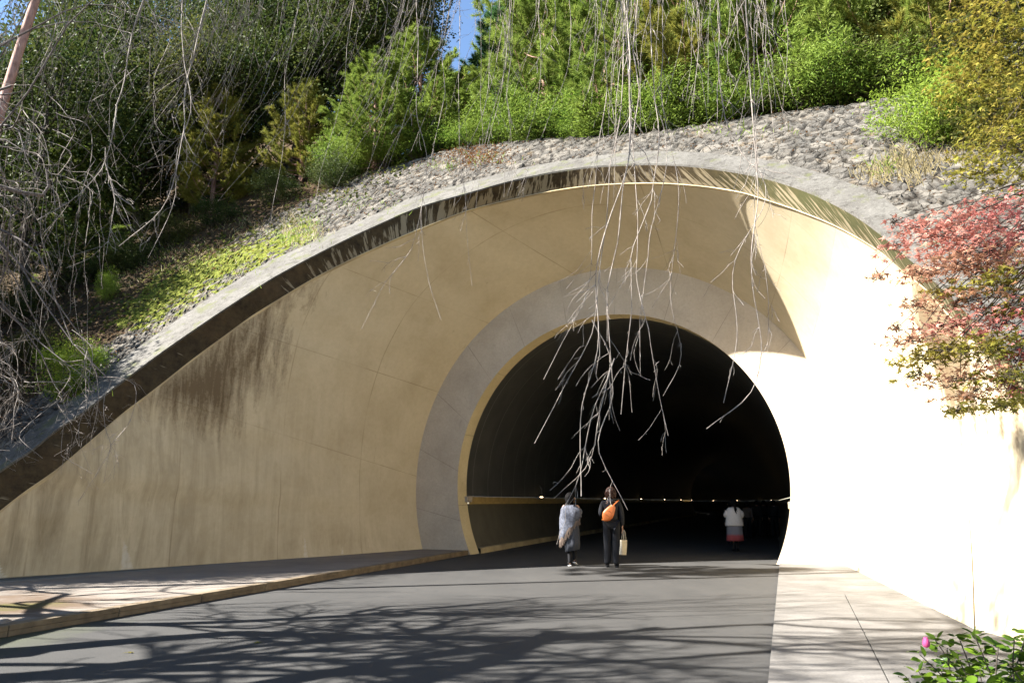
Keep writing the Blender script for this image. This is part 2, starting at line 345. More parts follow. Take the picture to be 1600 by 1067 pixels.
keys = [OUT[0], onpl(235, 614, cn, A_), onpl(370, 512, cn, A_), onpl(530, 415, cn, A_), onpl(731, 329, cn, A_), onpl(1000, 286, cn, A_), onpl(1240, 326, cn, A_), onpl(1306, 353, cn, A_), corner, OUT[-1]]
ks, dd = along(OUT, keys)
NT, NR = 700, 260
tt = np.linspace(0, 9, NT); tt = np.unique(np.r_[tt, 8.0])
NT = len(tt); q = np.interp(tt, range(10), ks)
# smooth monotone reparametrisation away from the corner
outer = np.stack([np.interp(q, dd, OUT[:, i]) for i in range(3)], 1)
ph = np.radians(np.interp(tt, range(10), phis))
inner = np.array([ringpt(p) for p in ph])
w = np.linspace(0, 1, NR)[None, :, None]
KB = .33
dif = outer-inner; axc = (dif@n0)[:, None]*n0; inpl = dif-axc
kb = (KB*np.interp(tt, [1, 3, 7, 8.6], [0, 1, 1, 0]))[:, None, None]
V = inner[:, None]+axc[:, None]*w+inpl[:, None]*(w+kb*w*(1-w))
seglen = np.linalg.norm(outer-inner, axis=1)
uvv = np.stack([np.repeat(tt[:, None], NR, 1), (w[0, :, 0][None]*seglen[:, None])/2.75], -1).reshape(-1, 2)
uvv[:, 1] = np.where(np.tile(w[0, :, 0], NT) > .985, .3, uvv[:, 1]+.12)
Vf = V.reshape(-1, 3); pu, pv, _ = proj(Vf)
def inpoly(x, y, poly):
    c = np.zeros(x.shape, bool); n = len(poly)
    for i in range(n):
        x1, y1 = poly[i]; x2, y2 = poly[(i+1) % n]
        with np.errstate(divide='ignore', invalid='ignore'):
            c ^= ((y1 > y) != (y2 > y)) & (x < (x2-x1)*(y-y1)/(y2-y1)+x1)
    return c
def soft(x, y, poly, s):
    """1 inside, falls off outside over s px"""
    ins = inpoly(x, y, poly); dm = np.full(x.shape, 1e9); n = len(poly)
    for i in range(n):
        a = np.array(poly[i], float); b = np.array(poly[(i+1) % n], float); ab = b-a
        t = np.clip(((x-a[0])*ab[0]+(y-a[1])*ab[1])/(ab@ab), 0, 1)
        dm = np.minimum(dm, np.hypot(x-a[0]-t*ab[0], y-a[1]-t*ab[1]))
    return np.where(ins, .5+.5*np.minimum(dm/s, 1), .5*(1-np.minimum(dm/s, 1)))
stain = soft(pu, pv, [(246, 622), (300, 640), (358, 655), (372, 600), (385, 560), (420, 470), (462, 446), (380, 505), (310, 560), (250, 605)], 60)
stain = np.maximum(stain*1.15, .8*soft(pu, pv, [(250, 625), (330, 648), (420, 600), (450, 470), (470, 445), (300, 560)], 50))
streak = np.clip(1-(pu-60)/560, 0, 1)*.75*np.clip((pv-560)/60, 0, 1)*np.clip(1-(pv-880)/40, .55, 1)
streak[(pu > 1000)] = 0
streak = np.maximum(streak, .35*soft(pu, pv, [(640, 858), (600, 820), (300, 840), (0, 880), (0, 912)], 20))
# right wall: streaks coming down beside the crease
rs = soft(pu, pv, [(1395, 425), (1440, 500), (1475, 640), (1482, 640), (1452, 500), (1412, 428)], 10)
streak = np.maximum(streak, rs*.4); stain = np.maximum(stain, rs*.7)
lime = np.zeros(len(Vf))
for (bx, by, ax_, ay, wd) in [(200, 893, 192, 828, 14), (478, 872, 474, 815, 5), (535, 864, 535, 846, 3), (4, 911, -10, 860, 16), (14, 911, -4, 880, 8)]:
    f = np.clip((by-pv)/(by-ay), -.1, 1.05); cxp = bx+(ax_-bx)*f
    lime = np.maximum(lime, np.clip((wd*(1-f)+.5-np.abs(pu-cxp))/3+.5, 0, 1)*((f < 1.02) & (f > -.08))*.6)
portal = empty('tunnel_portal', tuple(pp(4.1, 0)), 'flared cream concrete tunnel mouth with dark streaked edge cut into the hillside', 'tunnel entrance')
inv = Matrix.Translation(-Vector(portal.location))
def part(name, me, mat, parent=portal, smooth=False, label=None):
    me.transform(Matrix.Translation(-Vector(parent.location))); o = link(name, me, mat, parent, smooth)
    if label: o['label'] = label
    return o
part('flared_wall', npmesh('flared_wall', Vf, gridfaces(NT, NR)[:, ::-1], uvv, dict(stain=stain, streak=streak, lime=lime)), M['cream'], smooth=True)
# wing wall to the right of the crease
wl = Dl[ic:]; m_ = wl[:, 1] > 1.0; wl = wl[m_]
nw = 90; top = resample(wl, nw); foot0 = OUT[-1].copy()
# left side of the wing wall follows the crease
cr = outer[tt >= 8.0-1e-9]; NC = len(cr)
foot1 = np.array([4.95, 1.0, -.05])
wv = []
for i in range(nw):
    a = i/(nw-1); tp = top[i]
    yb = foot0[1]+(foot1[1]-foot0[1])*a; xb = foot0[0]+(foot1[0]-foot0[0])*a
    for j in range(NC):
        b = j/(NC-1); L = cr[j]*(1-a)+0  # blend of crease and straight lines
        straight = tp*(1-b)+np.array([xb, yb, -.05])*b
        base0 = cr[j]-(corner*(1-b)+foot0*b)
        wv.append(straight+base0*(1-a)**3)
wv = np.array(wv); wu, wvv, _ = proj(wv)
ws = np.clip(.75-np.abs(wu-1468-(wvv-520)*.18)/70, 0, .7)*np.clip(1-(wvv-560)/140, 0, 1)
for x0, sl_, wd in ((1495, .06, 9), (1512, .10, 6), (1528, .13, 5), (1585, .03, 8), (1560, .05, 5)):
    ws = np.maximum(ws, np.clip(1-np.abs(wu-x0-(wvv-560)*sl_)/wd, 0, 1)*.8*np.clip(1-(wvv-520)/260, 0, 1))
part('wing_wall', npmesh('wing_wall', wv, gridfaces(nw, NC)[:, ::-1], np.stack([np.full(len(wv), .25), np.full(len(wv), .25)], 1), dict(stain=ws*1.9, streak=np.clip(ws*1.6, 0, 1.3), lime=np.zeros(len(wv)))), M['cream'], smooth=True)
# grey band and rim
phf = np.linspace(R(197.5), R(-18.7), 200)
cB = (4.12, 1.95, 4.5); phB = np.linspace(math.pi+math.asin(1.95/4.5), -math.asin(1.95/4.5), 200)
bi = np.array([ringpt(p, cB) for p in phB]); bo = np.array([ringpt(p) for p in phf])
ww = np.linspace(0, 1, 12)[None, :, None]; bv = (bi[:, None]*(1-ww)+bo[:, None]*ww).reshape(-1, 3)
part('mouth_band', npmesh('mouth_band', bv, gridfaces(200, 12), np.stack([np.repeat(np.linspace(.3, 13.3, 200)[:, None], 12, 1).ravel(), np.tile(ww[0, :, 0], 200)], 1)), M['grey'])
ra = np.array([ringpt(p, cB, .55) for p in phB]); rv = np.stack([bi, ra], 1).reshape(-1, 3)
part('mouth_rim', npmesh('mouth_rim', rv, gridfaces(200, 2), np.stack([np.repeat(np.linspace(.3, 9.3, 200)[:, None], 2, 1).ravel(), np.tile([0, 1], 200)], 1)), M['rim'], smooth=True)
# fascia (streaked soffit), small lip, coping
nf = 500
i0e = np.argmax(El[:, 2] > -.3); i0d = np.argmax(Dl[:, 2] > -.3); i0g = np.argmax(Gl[:, 2] > -.1)
def cutend(P): return P[:max(2, np.where(P[:, 1] > 1.6)[0].max()+1)]
Df = resample(cutend(Dl[i0d:]), nf); Ef0 = cutend(El[i0e:]); Gf0 = cutend(Gl[i0g:])
# match E to D by projecting along the strike
def match(P, Q, px=6.):
    """for each P nearest Q, monotone"""
    d = np.r_[0, np.cumsum(np.linalg.norm(np.diff(Q, axis=0), axis=1))]
    kd = [np.argmin(((Q-p)**2).sum(1)) for p in P]; s = d[kd]; s = np.maximum.accumulate(s)
    k = np.ones(25)/25; s2 = np.convolve(np.pad(s, 12, mode='edge'), k, 'valid'); s2[0] = 0; s2[-1] = d[-1]
    return np.stack([np.interp(s2, d, Q[:, i]) for i in range(3)], 1)
shiftn = -n0*.62+np.array([0, 0, .12])
Ef = match(Df+shiftn, Ef0); Gf = match(Ef+np.array([.25, .7, .55]), Gf0)
fu, fv, fz = proj(Df); arc = np.r_[0, np.cumsum(np.linalg.norm(np.diff(Df, axis=0), axis=1))]
skew = np.interp(fu, [0, 400, 600, 800, 930, 1050, 1250, 1420], [.0, .2, .42, .3, 0, -.6, -1.0, -.9])
lipg = 8
wf = np.linspace(0, 1, lipg)
fvv = (Df[:, None]*(1-wf[None, :, None])+Ef[:, None]*wf[None, :, None]).reshape(-1, 3)
fuv = np.stack([(arc[:, None]+skew[:, None]*(1-wf[None]))*1.0, np.repeat(wf[None], nf, 0)], -1).reshape(-1, 2)
fa = dict(streak=np.repeat(np.clip(np.interp(fu, [420, 560, 900, 1100, 1400], [0, .75, 1, .85, .6]), 0, 1)[:, None], lipg, 1).ravel(),
          greenish=np.repeat(np.interp(fu, [1050, 1250, 1450], [0, .7, .6])[:, None], lipg, 1).ravel())
part('fascia', npmesh('fascia', fvv, gridfaces(nf, lipg)[:, ::-1], fuv, fa), M['fascia'], smooth=True, label='dark rain streaked underside edge')
# drip strip standing proud between wall and fascia
tin = np.array([0, 0, 1.])
ds = np.stack([Df-n0*.03-tin*.005, Df-n0*.03-tin*.025, Df+n0*.05-tin*.025], 1).reshape(-1, 3)
part('drip_strip', npmesh('drip_strip', ds, gridfaces(nf, 3), np.zeros((nf*3, 2))), M['rim'])
cup = np.array([0, -.02, .035])
cv = np.stack([Ef, Ef+cup, Ef*.5+Gf*.5+np.array([0, -.005, .03]), Gf+np.array([0, 0, .02]), Gf-np.array([0, -.05, .35])], 1).reshape(-1, 3)
part('coping', npmesh('coping', cv, gridfaces(nf, 5)[:, ::-1], np.zeros((nf*5, 2))), M['coping'], smooth=False)

# ------------------------------------------------------------------ hillside
def hplane(X, Y): return (Y-B_*X-AE)/C_
crest_px = [(600, 262), (700, 237), (850, 216), (1000, 207), (1180, 180), (1400, 152)]
cp = np.array([onpl(u, v, cn, AE) for u, v in crest_px]); o_ = np.argsort(cp[:, 0])
def crestz(X):
    return np.interp(X, [-30, -11, -6]+list(cp[o_, 0])+[20, 40], [26, 22, 18]+list(cp[o_, 2])+[cp[o_, 2][-1]+2, 16])
def hz(X, Y):
    X = np.asarray(X, float); Y = np.asarray(Y, float); h = hplane(X, Y); zc = crestz(X)
    ex = np.maximum(h-zc, 0); z = np.where(h > zc, zc+ex*.3, h)
    z = z+.12*np.sin(X*1.1+Y*.7)*np.clip((h-10)/3, 0, 1)
    return z
ng = 520; gb = resample(np.vstack([Gf0]), ng)
gu, gv_, _ = proj(gb)
frac = np.linspace(0, 1, ng); head = np.interp(gu, [-400, 0, 300, 600, 900, 1100, 1300, 1500, 1700], [-70, -60, -35, -10, 12, 30, 55, 78, 92])
head[gb[:, 1] < 7.9] = 92
head = np.convolve(np.pad(head, 20, mode='edge'), np.ones(41)/41, 'valid')
steps = np.r_[np.arange(0, 6, .075), 6*1.09**np.arange(0, 27)]
dirs = np.stack([np.sin(np.radians(head)), np.cos(np.radians(head))], 1)
XY = gb[:, None, :2]+dirs[:, None]*steps[None, :, None]
X, Y = XY[..., 0], XY[..., 1]; Z = np.maximum(hz(X, Y), -.3)
Z[:, 0] = gb[:, 2]+.0
# stones: worley relief
sp = []
kx = np.stack([X, Y, Z], -1).reshape(-1, 3)
near = np.repeat(steps[None] < 6.5, ng, 0).ravel()
lo = kx[near].min(0); hi = kx[near].max(0)
def pick(c, n):
    # roughly even spacing: weight by local cell size, drop crowded points
    ws_ = np.linalg.norm(np.gradient(np.stack([X, Y, Z], -1), axis=0), axis=2).ravel()[c]; q_ = RNG.choice(c, n*2, replace=False, p=ws_/ws_.sum()); keep = []; g_ = {}
    for i in q_:
        k = tuple((kx[i]/.22).astype(int))
        if k in g_: continue
        g_[k] = 1; keep.append(i)
    return np.array(keep[:n])
idx = pick(np.where(near)[0], 3600)
kd = kdtree.KDTree(len(idx))
for i, j in enumerate(idx): kd.insert(kx[j], i)
kd.balance()
cell = np.full(len(kx), .5); cellr = RNG.uniform(0, 1, 4000); rel = np.zeros(len(kx)); gap = np.zeros(len(kx)); tilt = RNG.uniform(-.09, .09, (len(idx), 3)); off = RNG.uniform(-.018, .022, len(idx))
for i in np.where(near)[0]:
    (c0, i0_, d0), (c1, i1_, d1) = kd.find_n(kx[i], 2)
    e = d1-d0; g = max(0, 1-e/.06); gap[i] = g; cell[i] = cellr[i0_]; rel[i] = off[i0_]+(kx[i]-np.array(c0))@tilt[i0_]-.07*g
stonef = np.clip(1-(steps-5)/1.5, 0, 1)[None]*np.clip(steps/.15, 0, 1)[None]
Z = Z+rel.reshape(Z.shape)*stonef
big = RNG.normal(0, .03, Z.shape)*np.clip((steps-3)/4, 0, 1)[None]; Z = Z+big
hu, hv, _ = proj(np.stack([X, Y, Z], -1))
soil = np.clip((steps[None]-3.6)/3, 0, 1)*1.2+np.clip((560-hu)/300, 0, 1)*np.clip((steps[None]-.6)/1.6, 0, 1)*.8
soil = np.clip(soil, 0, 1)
mossm = np.maximum(.95*soft(hu, hv, [(170, 505), (230, 440), (330, 390), (480, 350), (500, 372), (430, 405), (330, 455), (230, 515)], 35),
                   np.maximum(.45*soft(hu, hv, [(560, 330), (460, 372), (380, 420), (430, 340)], 30), .3*soft(hu, hv, [(1300, 235), (1360, 225), (1400, 250), (1320, 260)], 20)))
mossm = np.maximum(mossm, .75*soft(hu, hv, [(80, 600), (160, 590), (170, 625), (80, 635)], 20))
redm = .55*soft(hu, hv, [(690, 262), (750, 235), (800, 230), (790, 245), (720, 275), (680, 285)], 14)
mossm[hu < -60] = .2
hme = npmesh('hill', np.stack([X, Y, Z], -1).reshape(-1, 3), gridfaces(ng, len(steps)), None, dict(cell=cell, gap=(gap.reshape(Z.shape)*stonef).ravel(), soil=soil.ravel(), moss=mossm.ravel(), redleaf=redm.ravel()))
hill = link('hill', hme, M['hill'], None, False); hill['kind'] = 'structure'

# ------------------------------------------------------------------ ground, road, pavements
def struct(name, me, mat, smooth=False): o = link(name, me, mat, None, smooth); o['kind'] = 'structure'; return o
V = np.array([(-300, -300, -.03), (300, -300, -.03), (300, 500, -.03), (-300, 500, -.03)])
struct('ground', npmesh('ground', V, [[0, 1, 2, 3]]), M['soil'])
kl0, kl1 = np.array([-5.53, 8.9]), np.array([pl[0], pl[1]])
kdir = (kl1-kl0)/np.linalg.norm(kl1-kl0)
kr1 = np.array([pr[0], pr[1]]); kr0 = ground(1200, 1067)[:2]; rdir = (kr1-kr0)/np.linalg.norm(kr1-kr0)
# tunnel axis
head_ = []; pts = []
p = pp(4.12, 0, .55)[:2]; hd = R(24.65)
arcL = 0; path = [(p.copy(), hd)]
while arcL < 300:
    if arcL < 8: tgt = R(24.65)+(R(18.4)-R(24.65))*(arcL/8); dirh = R(18.4)
    else: tgt = R(18.4); dirh = tgt
    if arcL > 62: tgt = dirh = R(18.4)-(arcL-62)/120
    p = p+np.array([math.sin(dirh), math.cos(dirh)])*1.0; arcL += 1; path.append((p.copy(), tgt))
def sect(i, r, cz, ph):
    p, h = path[i]; rv = np.array([math.cos(h), -math.sin(h)])
    return np.stack([p[0]+rv[0]*r*np.cos(ph), p[1]+rv[1]*r*np.cos(ph), cz+r*np.sin(ph)], -1)
nP = len(path)
RT = 4.58; phz = lambda z: math.asin((z-1.95)/RT)
phU = np.linspace(math.pi-phz(1.6), phz(1.6), 60); 
tunnel = empty('tunnel_tube', tuple(pp(4.1, 0, 1)), 'dark panelled tunnel tube curving away inside the hill', 'tunnel')
Vt = np.concatenate([sect(i, RT, 1.95, phU) for i in range(nP)]); uvt = np.stack([np.tile(np.arange(60)/10, nP), np.repeat(np.arange(nP), 60)], 1)
part('lining', npmesh('lining', Vt, gridfaces(nP, 60), uvt), M['clad'], tunnel, True)
for sgn, lab in ((-1, None), (1, None)):
    zs = [-.02, .5, 1.0, 1.38]
    Vl = []
    for i in range(nP):
        for z in zs:
            a = phz(z); a = math.pi-a if sgn < 0 else a
            Vl.append(sect(i, RT-.04, 1.95, np.array([a]))[0])
    part('dado_wall', npmesh('dado_wall', np.array(Vl), gridfaces(nP, 4), None), M['lowwall'], tunnel, True)
    prof = [(-.04, 1.38), (-.14, 1.38), (-.14, 1.455), (.1, 1.455), (.1, 1.6)]
    Vc = []
    for i in range(nP):
        p, h = path[i]; rv = np.array([math.cos(h), -math.sin(h)])
        for dr, z in prof:
            x = math.sqrt(RT**2-(z-1.95)**2)*0+RT*math.cos(phz(1.42))+dr; Vc.append([p[0]+sgn*rv[0]*x, p[1]+sgn*rv[1]*x, z])
    part('ledge', npmesh('ledge', np.array(Vc), gridfaces(nP, 5)), M['cap'] if sgn < 0 else M['metal'], tunnel)
    a = sect(0, RT, 1.95, np.array([phz(1.42) if sgn > 0 else math.pi-phz(1.42)]))[0]
    e = box = None
    bm = bmesh.new(); bmesh.ops.create_cube(bm, size=1, matrix=Matrix.Translation((a[0]-sgn*.09*rr[0], a[1]-sgn*.09*rr[1], 1.52 if sgn < 0 else 1.36)) @ Matrix.Rotation(-R(24.65), 4, 'Z') @ Matrix.Diagonal((.16, .3, .17, 1)))
    bmesh.ops.bevel(bm, geom=bm.edges[:], offset=.01, segments=1, affect='EDGES')
    me = bpy.data.meshes.new('ledge_end'); bm.to_mesh(me); bm.free(); part('ledge_end', me, M['grey'] if sgn < 0 else M['cream'], tunnel)
    # inner kerb
    Vk = []
    for i in range(nP):
        p, h = path[i]; rv = np.array([math.cos(h), -math.sin(h)]); x0 = 4.02
        for x, z in ((x0+.25, .16), (x0, .155), (x0-.01, 0)): Vk.append([p[0]+sgn*rv[0]*x, p[1]+sgn*rv[1]*x, z])
    if sgn < 0: part('tunnel_kerb', npmesh('tunnel_kerb', np.array(Vk), gridfaces(nP, 3)), M['rim'], tunnel)
# road: one sheet in front, plus the tunnel floor
def lerp2(a, d, y): return a+d*((y-a[1])/d[1])
rows = []
for y in np.linspace(-25, kl1[1], 90):
    L = lerp2(kl0, kdir, y); Rr = lerp2(kr0, rdir, min(y, kr1[1])+0)
    f_ = np.linspace(0, 1, 30)[:, None]; rows.append(L*(1-f_)+Rr*f_ if y <= kr1[1] else L*(1-f_)+(kr1+rr[:2]*(-(y-kr1[1])/rr[1]*-1)*0+kr1*0)*f_ if False else L*(1-f_)+Rr*f_)
rows = np.array(rows)
# rows past the right foot: shrink along the portal plane
for i, y in enumerate(np.linspace(-25, kl1[1], 90)):
    if y > kr1[1]:
        t = (y-kr1[1])/(kl1[1]-kr1[1]); Rr = kr1*(1-t)+kl1*t; L = lerp2(kl0, kdir, y); f_ = np.linspace(0, 1, 30)[:, None]; rows[i] = L*(1-f_)+Rr*f_
RV = np.concatenate([rows, np.zeros(rows.shape[:2]+(1,))], -1).reshape(-1, 3)
RV[:, 0] += 0
ru, rv_, rz_ = proj(RV); mo = np.where((rz_ > 1), np.clip(1-(ru+0)/420, 0, 1)*np.clip(1-np.abs(rv_-(994-ru*.17))/60, 0, 1), 0)
struct('road', npmesh('road', RV, gridfaces(90, 30), None, dict(moss=mo)), M['asphalt'])
TV = []
for i in range(nP):
    p, h = path[i]; rv = np.array([math.cos(h), -math.sin(h)])
    for x in np.linspace(-4.3, 4.3, 6): TV.append([p[0]+rv[0]*x, p[1]+rv[1]*x, .004])
p0 = [pp(s, .004, -.03) for s in np.linspace(-.0, 8.22, 6)]
TV = np.array(p0+TV)
struct('tunnel_road', npmesh('tunnel_road', TV, gridfaces(nP+1, 6), None, dict(moss=np.zeros(len(TV)))), M['asphalt'])
# left sidewalk with kerb stones
wallfoot0 = OUT[0]; cf = ringpt(R(197.5))
SV = []; ny = 120
for i, f_ in enumerate(np.linspace(0, 1, ny)):
    y = -10+(kl1[1]+10)*f_; L = lerp2(kl0, kdir, y)+np.array([-kdir[1], kdir[0]])*.17
    wd_ = np.array([wallfoot0[0]-cf[0], wallfoot0[1]-cf[1]]); W_ = np.array([cf[0], cf[1]])+wd_*((y-cf[1])/wd_[1])
    if y < wallfoot0[1]: W_ = np.array([wallfoot0[0]-(wallfoot0[1]-y)*.35, y])
    W_ = W_+np.array([-.35, .2])
    for g in np.linspace(0, 1, 24): q_ = L*(1-g)+W_*g; SV.append([q_[0], q_[1], .12])
# last row reaches along the band
for g in np.linspace(0, 1, 24):
    q_ = pp(-g*1.75, .12, .02); SV.append(list(q_))
SV = np.array(SV); su, sv2, sz_ = proj(SV)
mo = np.where(sz_ > 1, np.maximum(.9*soft(su, sv2, [(-200, 940), (60, 925), (160, 942), (60, 962), (-200, 965)], 25), .62*soft(su, sv2, [(-50, 930), (150, 928), (280, 925), (180, 950), (-50, 970)], 25)), .3)
struct('sidewalk', npmesh('sidewalk', SV, gridfaces(ny+1, 24)[:, ::-1], None, dict(moss=mo)), M['walk'])
L0 = lerp2(kl0, kdir, -10); total = np.linalg.norm(kl1-L0); nrm = np.array([-kdir[1], kdir[0]])
bm = bmesh.new(); s = 0; ph0 = (np.linalg.norm(kl0-L0)) % 1.55
s = ph0-1.55; ang = math.atan2(kdir[1], kdir[0])
while s < total-.05:
    a = max(s, 0); b = min(s+1.55, total); s += 1.55
    if b-a < .1: continue
    c = L0+kdir*(a+b)/2+nrm*.08
    for z, h_, ww_ in ((.092, .062, .17), (.03, .060, .164)):
        r_ = bmesh.ops.create_cube(bm, size=1, matrix=Matrix.Translation((c[0], c[1], z)) @ Matrix.Rotation(ang, 4, 'Z') @ Matrix.Diagonal((b-a-.008, ww_, h_, 1)))
bmesh.ops.bevel(bm, geom=bm.edges[:], offset=.005, segments=1, affect='EDGES')
me = bpy.data.meshes.new('kerb'); bm.to_mesh(me); bm.free(); struct('kerb', me, M['kerb'])
# right slab in panels with open joints
def quad_slab(bm, P, z0, z1):
    vb = [bm.verts.new((x, y, z0)) for x, y in P]; vt = [bm.verts.new((x, y, z1)) for x, y in P]; n = len(P)
    bm.faces.new(vt); 
    for i in range(n): bm.faces.new((vb[i], vb[(i+1) % n], vt[(i+1) % n], vt[i]))
bm = bmesh.new()
def RL(y): return lerp2(kr0, rdir, y)+np.array([.004, 0])
jl = ground(1320, 928, .03)[:2]; jn = ground(1390, 1067, .03)[:2]
def jx(y): return jl+(jn-jl)*((y-jl[1])/(jn[1]-jl[1]))
cuts = [kr1[1], jl[1], 9.9, 6.9, 3.5, 0, -4, -10]
def wallx(y): return np.array([np.interp(y, [1, 9.25, kr1[1]], [4.95, OUT[-1][0], ringpt(R(-17.5))[0]])+.3, y])
quad_slab(bm, [RL(kr1[1]), RL(jl[1]+.006), wallx(jl[1]+.006), wallx(kr1[1])], -.02, .028)
for a, b in [(jl[1], -2.0), (-2.012, -12)]:
    quad_slab(bm, [RL(a), RL(b), jx(b)-np.array([.006, 0]), jx(a)-np.array([.006, 0])], -.02, .028)
    quad_slab(bm, [jx(a)+np.array([.006, 0]), jx(b)+np.array([.006, 0]), wallx(b), wallx(a)], -.02, .028)
bmesh.ops.recalc_face_normals(bm, faces=bm.faces[:])
me = bpy.data.meshes.new('pavement'); bm.to_mesh(me); bm.free(); struct('pavement', me, M['slab'])
# end stone at the near end of the kerb
def rock(name, loc, size, seed, label, cat='stone'):
    bm = bmesh.new(); bmesh.ops.create_icosphere(bm, subdivisions=3, radius=.5); rs_ = random.Random(seed)
    ofs = Vector((rs_.random()*9, rs_.random()*9, 0))
    from mathutils import noise as mn
    for v in bm.verts:
        d = v.co.normalized(); m = max(abs(d.x), abs(d.y), abs(d.z)); v.co = d/m*.38+d*.12; v.co += d*.06*mn.noise(v.co*3+ofs); v.co.x *= size[0]; v.co.y *= size[1]; v.co.z *= size[2]
    me = bpy.data.meshes.new(name); bm.to_mesh(me); bm.free(); o = link(name, me, M['stone'], None, True); o.location = loc; return tag(o, label, cat)
kq = ground(4, 990); rock('edging_stone', (kq[0]-.12, kq[1], .07), (.34, .3, .17), 3, 'small rough dark stone at the near end of the left kerb')
#@@VEG
# ------------------------------------------------------------------ vegetation helpers
class Acc:
    def __init__(s): s.V = []; s.F = {}; s.n = 0
    def add(s, V, Fc):
        V = np.asarray(V, np.float32); Fc = np.asarray(Fc)
        s.V.append(V); s.F.setdefault(Fc.shape[1], []).append(Fc+s.n); s.n += len(V)
    def mesh(s, name): return npmesh(name, np.concatenate(s.V), [np.concatenate(f) for f in s.F.values()])
    def obj(s, name, mat, parent=None, smooth=False, base=None):
        me = s.mesh(name)
        if base is not None: me.transform(Matrix.Translation(-Vector(base)))
        return link(name, me, mat, parent, smooth)
def tube(acc, P, r, sides=5):
    P = np.asarray(P, float); n = len(P); r = np.broadcast_to(np.asarray(r, float), (n,))
    T = np.gradient(P, axis=0); T /= np.linalg.norm(T, axis=1)[:, None]+1e-9
    ref = np.array([0.31, .95, .05]) if abs(T[0, 2]) > .5 else np.array([0, 0, 1.])
    A = np.cross(T, ref); A /= np.linalg.norm(A, axis=1)[:, None]+1e-9; Bv = np.cross(T, A)
    a = np.linspace(0, 2*math.pi, sides, endpoint=False)
    V = P[:, None]+r[:, None, None]*(np.cos(a)[None, :, None]*A[:, None]+np.sin(a)[None, :, None]*Bv[:, None])
    acc.add(V.reshape(-1, 3), gridfaces(n, sides, True))
def frames(n, rng, up=0.):
    """random orthonormal frames, normals biased to +Z by up"""
    Nn = rng.normal(size=(n, 3)); Nn /= np.linalg.norm(Nn, axis=1)[:, None]; Nn[:, 2] = np.abs(Nn[:, 2])+up
    Nn /= np.linalg.norm(Nn, axis=1)[:, None]
    A = np.cross(Nn, rng.normal(size=(n, 3))); A /= np.linalg.norm(A, axis=1)[:, None]; return A, np.cross(Nn, A), Nn
LEAF = np.array([(0, 0, 0), (.28, .35, .05), (.22, .75, .02), (0, 1.05, -.1), (-.22, .75, .02), (-.28, .35, .05)])
DIAM = np.array([(0, 0, 0), (.3, .5, .06), (0, 1.05, -.05), (-.3, .5, .06)])
def star():
    pts = []
    for i, (a, L) in enumerate(zip((-118, -70, 0, 70, 118), (.5, .8, 1.0, .8, .5))):
        a = R(a); 
        if i: am = (pa+a)/2; pts.append((math.sin(am)*.26, math.cos(am)*.26, .03))
        pts.append((math.sin(a-.17)*L*.6, math.cos(a-.17)*L*.6, .0)); pts.append((math.sin(a)*L, math.cos(a)*L, -.12)); pts.append((math.sin(a+.17)*L*.6, math.cos(a+.17)*L*.6, .0)); pa = a
    pts.append((0, -.12, .02)); return np.array(pts)
STAR = star()
NARR = np.array([(0, 0, 0), (.13, .5, .05), (0, 1.05, -.08), (-.13, .5, .05)])
def cards(acc, P, size, rng, tmpl=DIAM, up=.3):
    n = len(P); A, Bv, Nn = frames(n, rng, up); sz = size*rng.uniform(.65, 1.3, n)[:, None, None]
    V = P[:, None]+sz*(tmpl[None, :, 0, None]*A[:, None]+tmpl[None, :, 1, None]*Bv[:, None]+tmpl[None, :, 2, None]*Nn[:, None])
    k = len(tmpl); acc.add(V.reshape(-1, 3), np.arange(n*k).reshape(n, k))
def crown_pts(rng, n, rad, clumps, csize, shell=.55, flat=.7):
    d = rng.normal(size=(clumps, 3)); d /= np.linalg.norm(d, axis=1)[:, None]
    c = d*np.array(rad)*rng.uniform(shell, 1.05, clumps)[:, None]
    cs = csize*rng.uniform(.5, 1.4, clumps); k = rng.choice(clumps, n, p=cs**2/(cs**2).sum())
    g = rng.normal(size=(n, 3))*np.array([.5, .5, .5*flat]); g *= (np.minimum(1, 1.25/np.linalg.norm(g, axis=1)))[:, None]
    return c[k]+g*cs[k][:, None], c
def wiggle(rng, n, amp, deg=4):
    t = np.linspace(0, 1, n); w = np.zeros((n, 3))
    for k in range(1, deg+1): w += rng.normal(size=3)[None]*np.sin(math.pi*k*t)[:, None]/k
    return w*amp
PROTO = {}
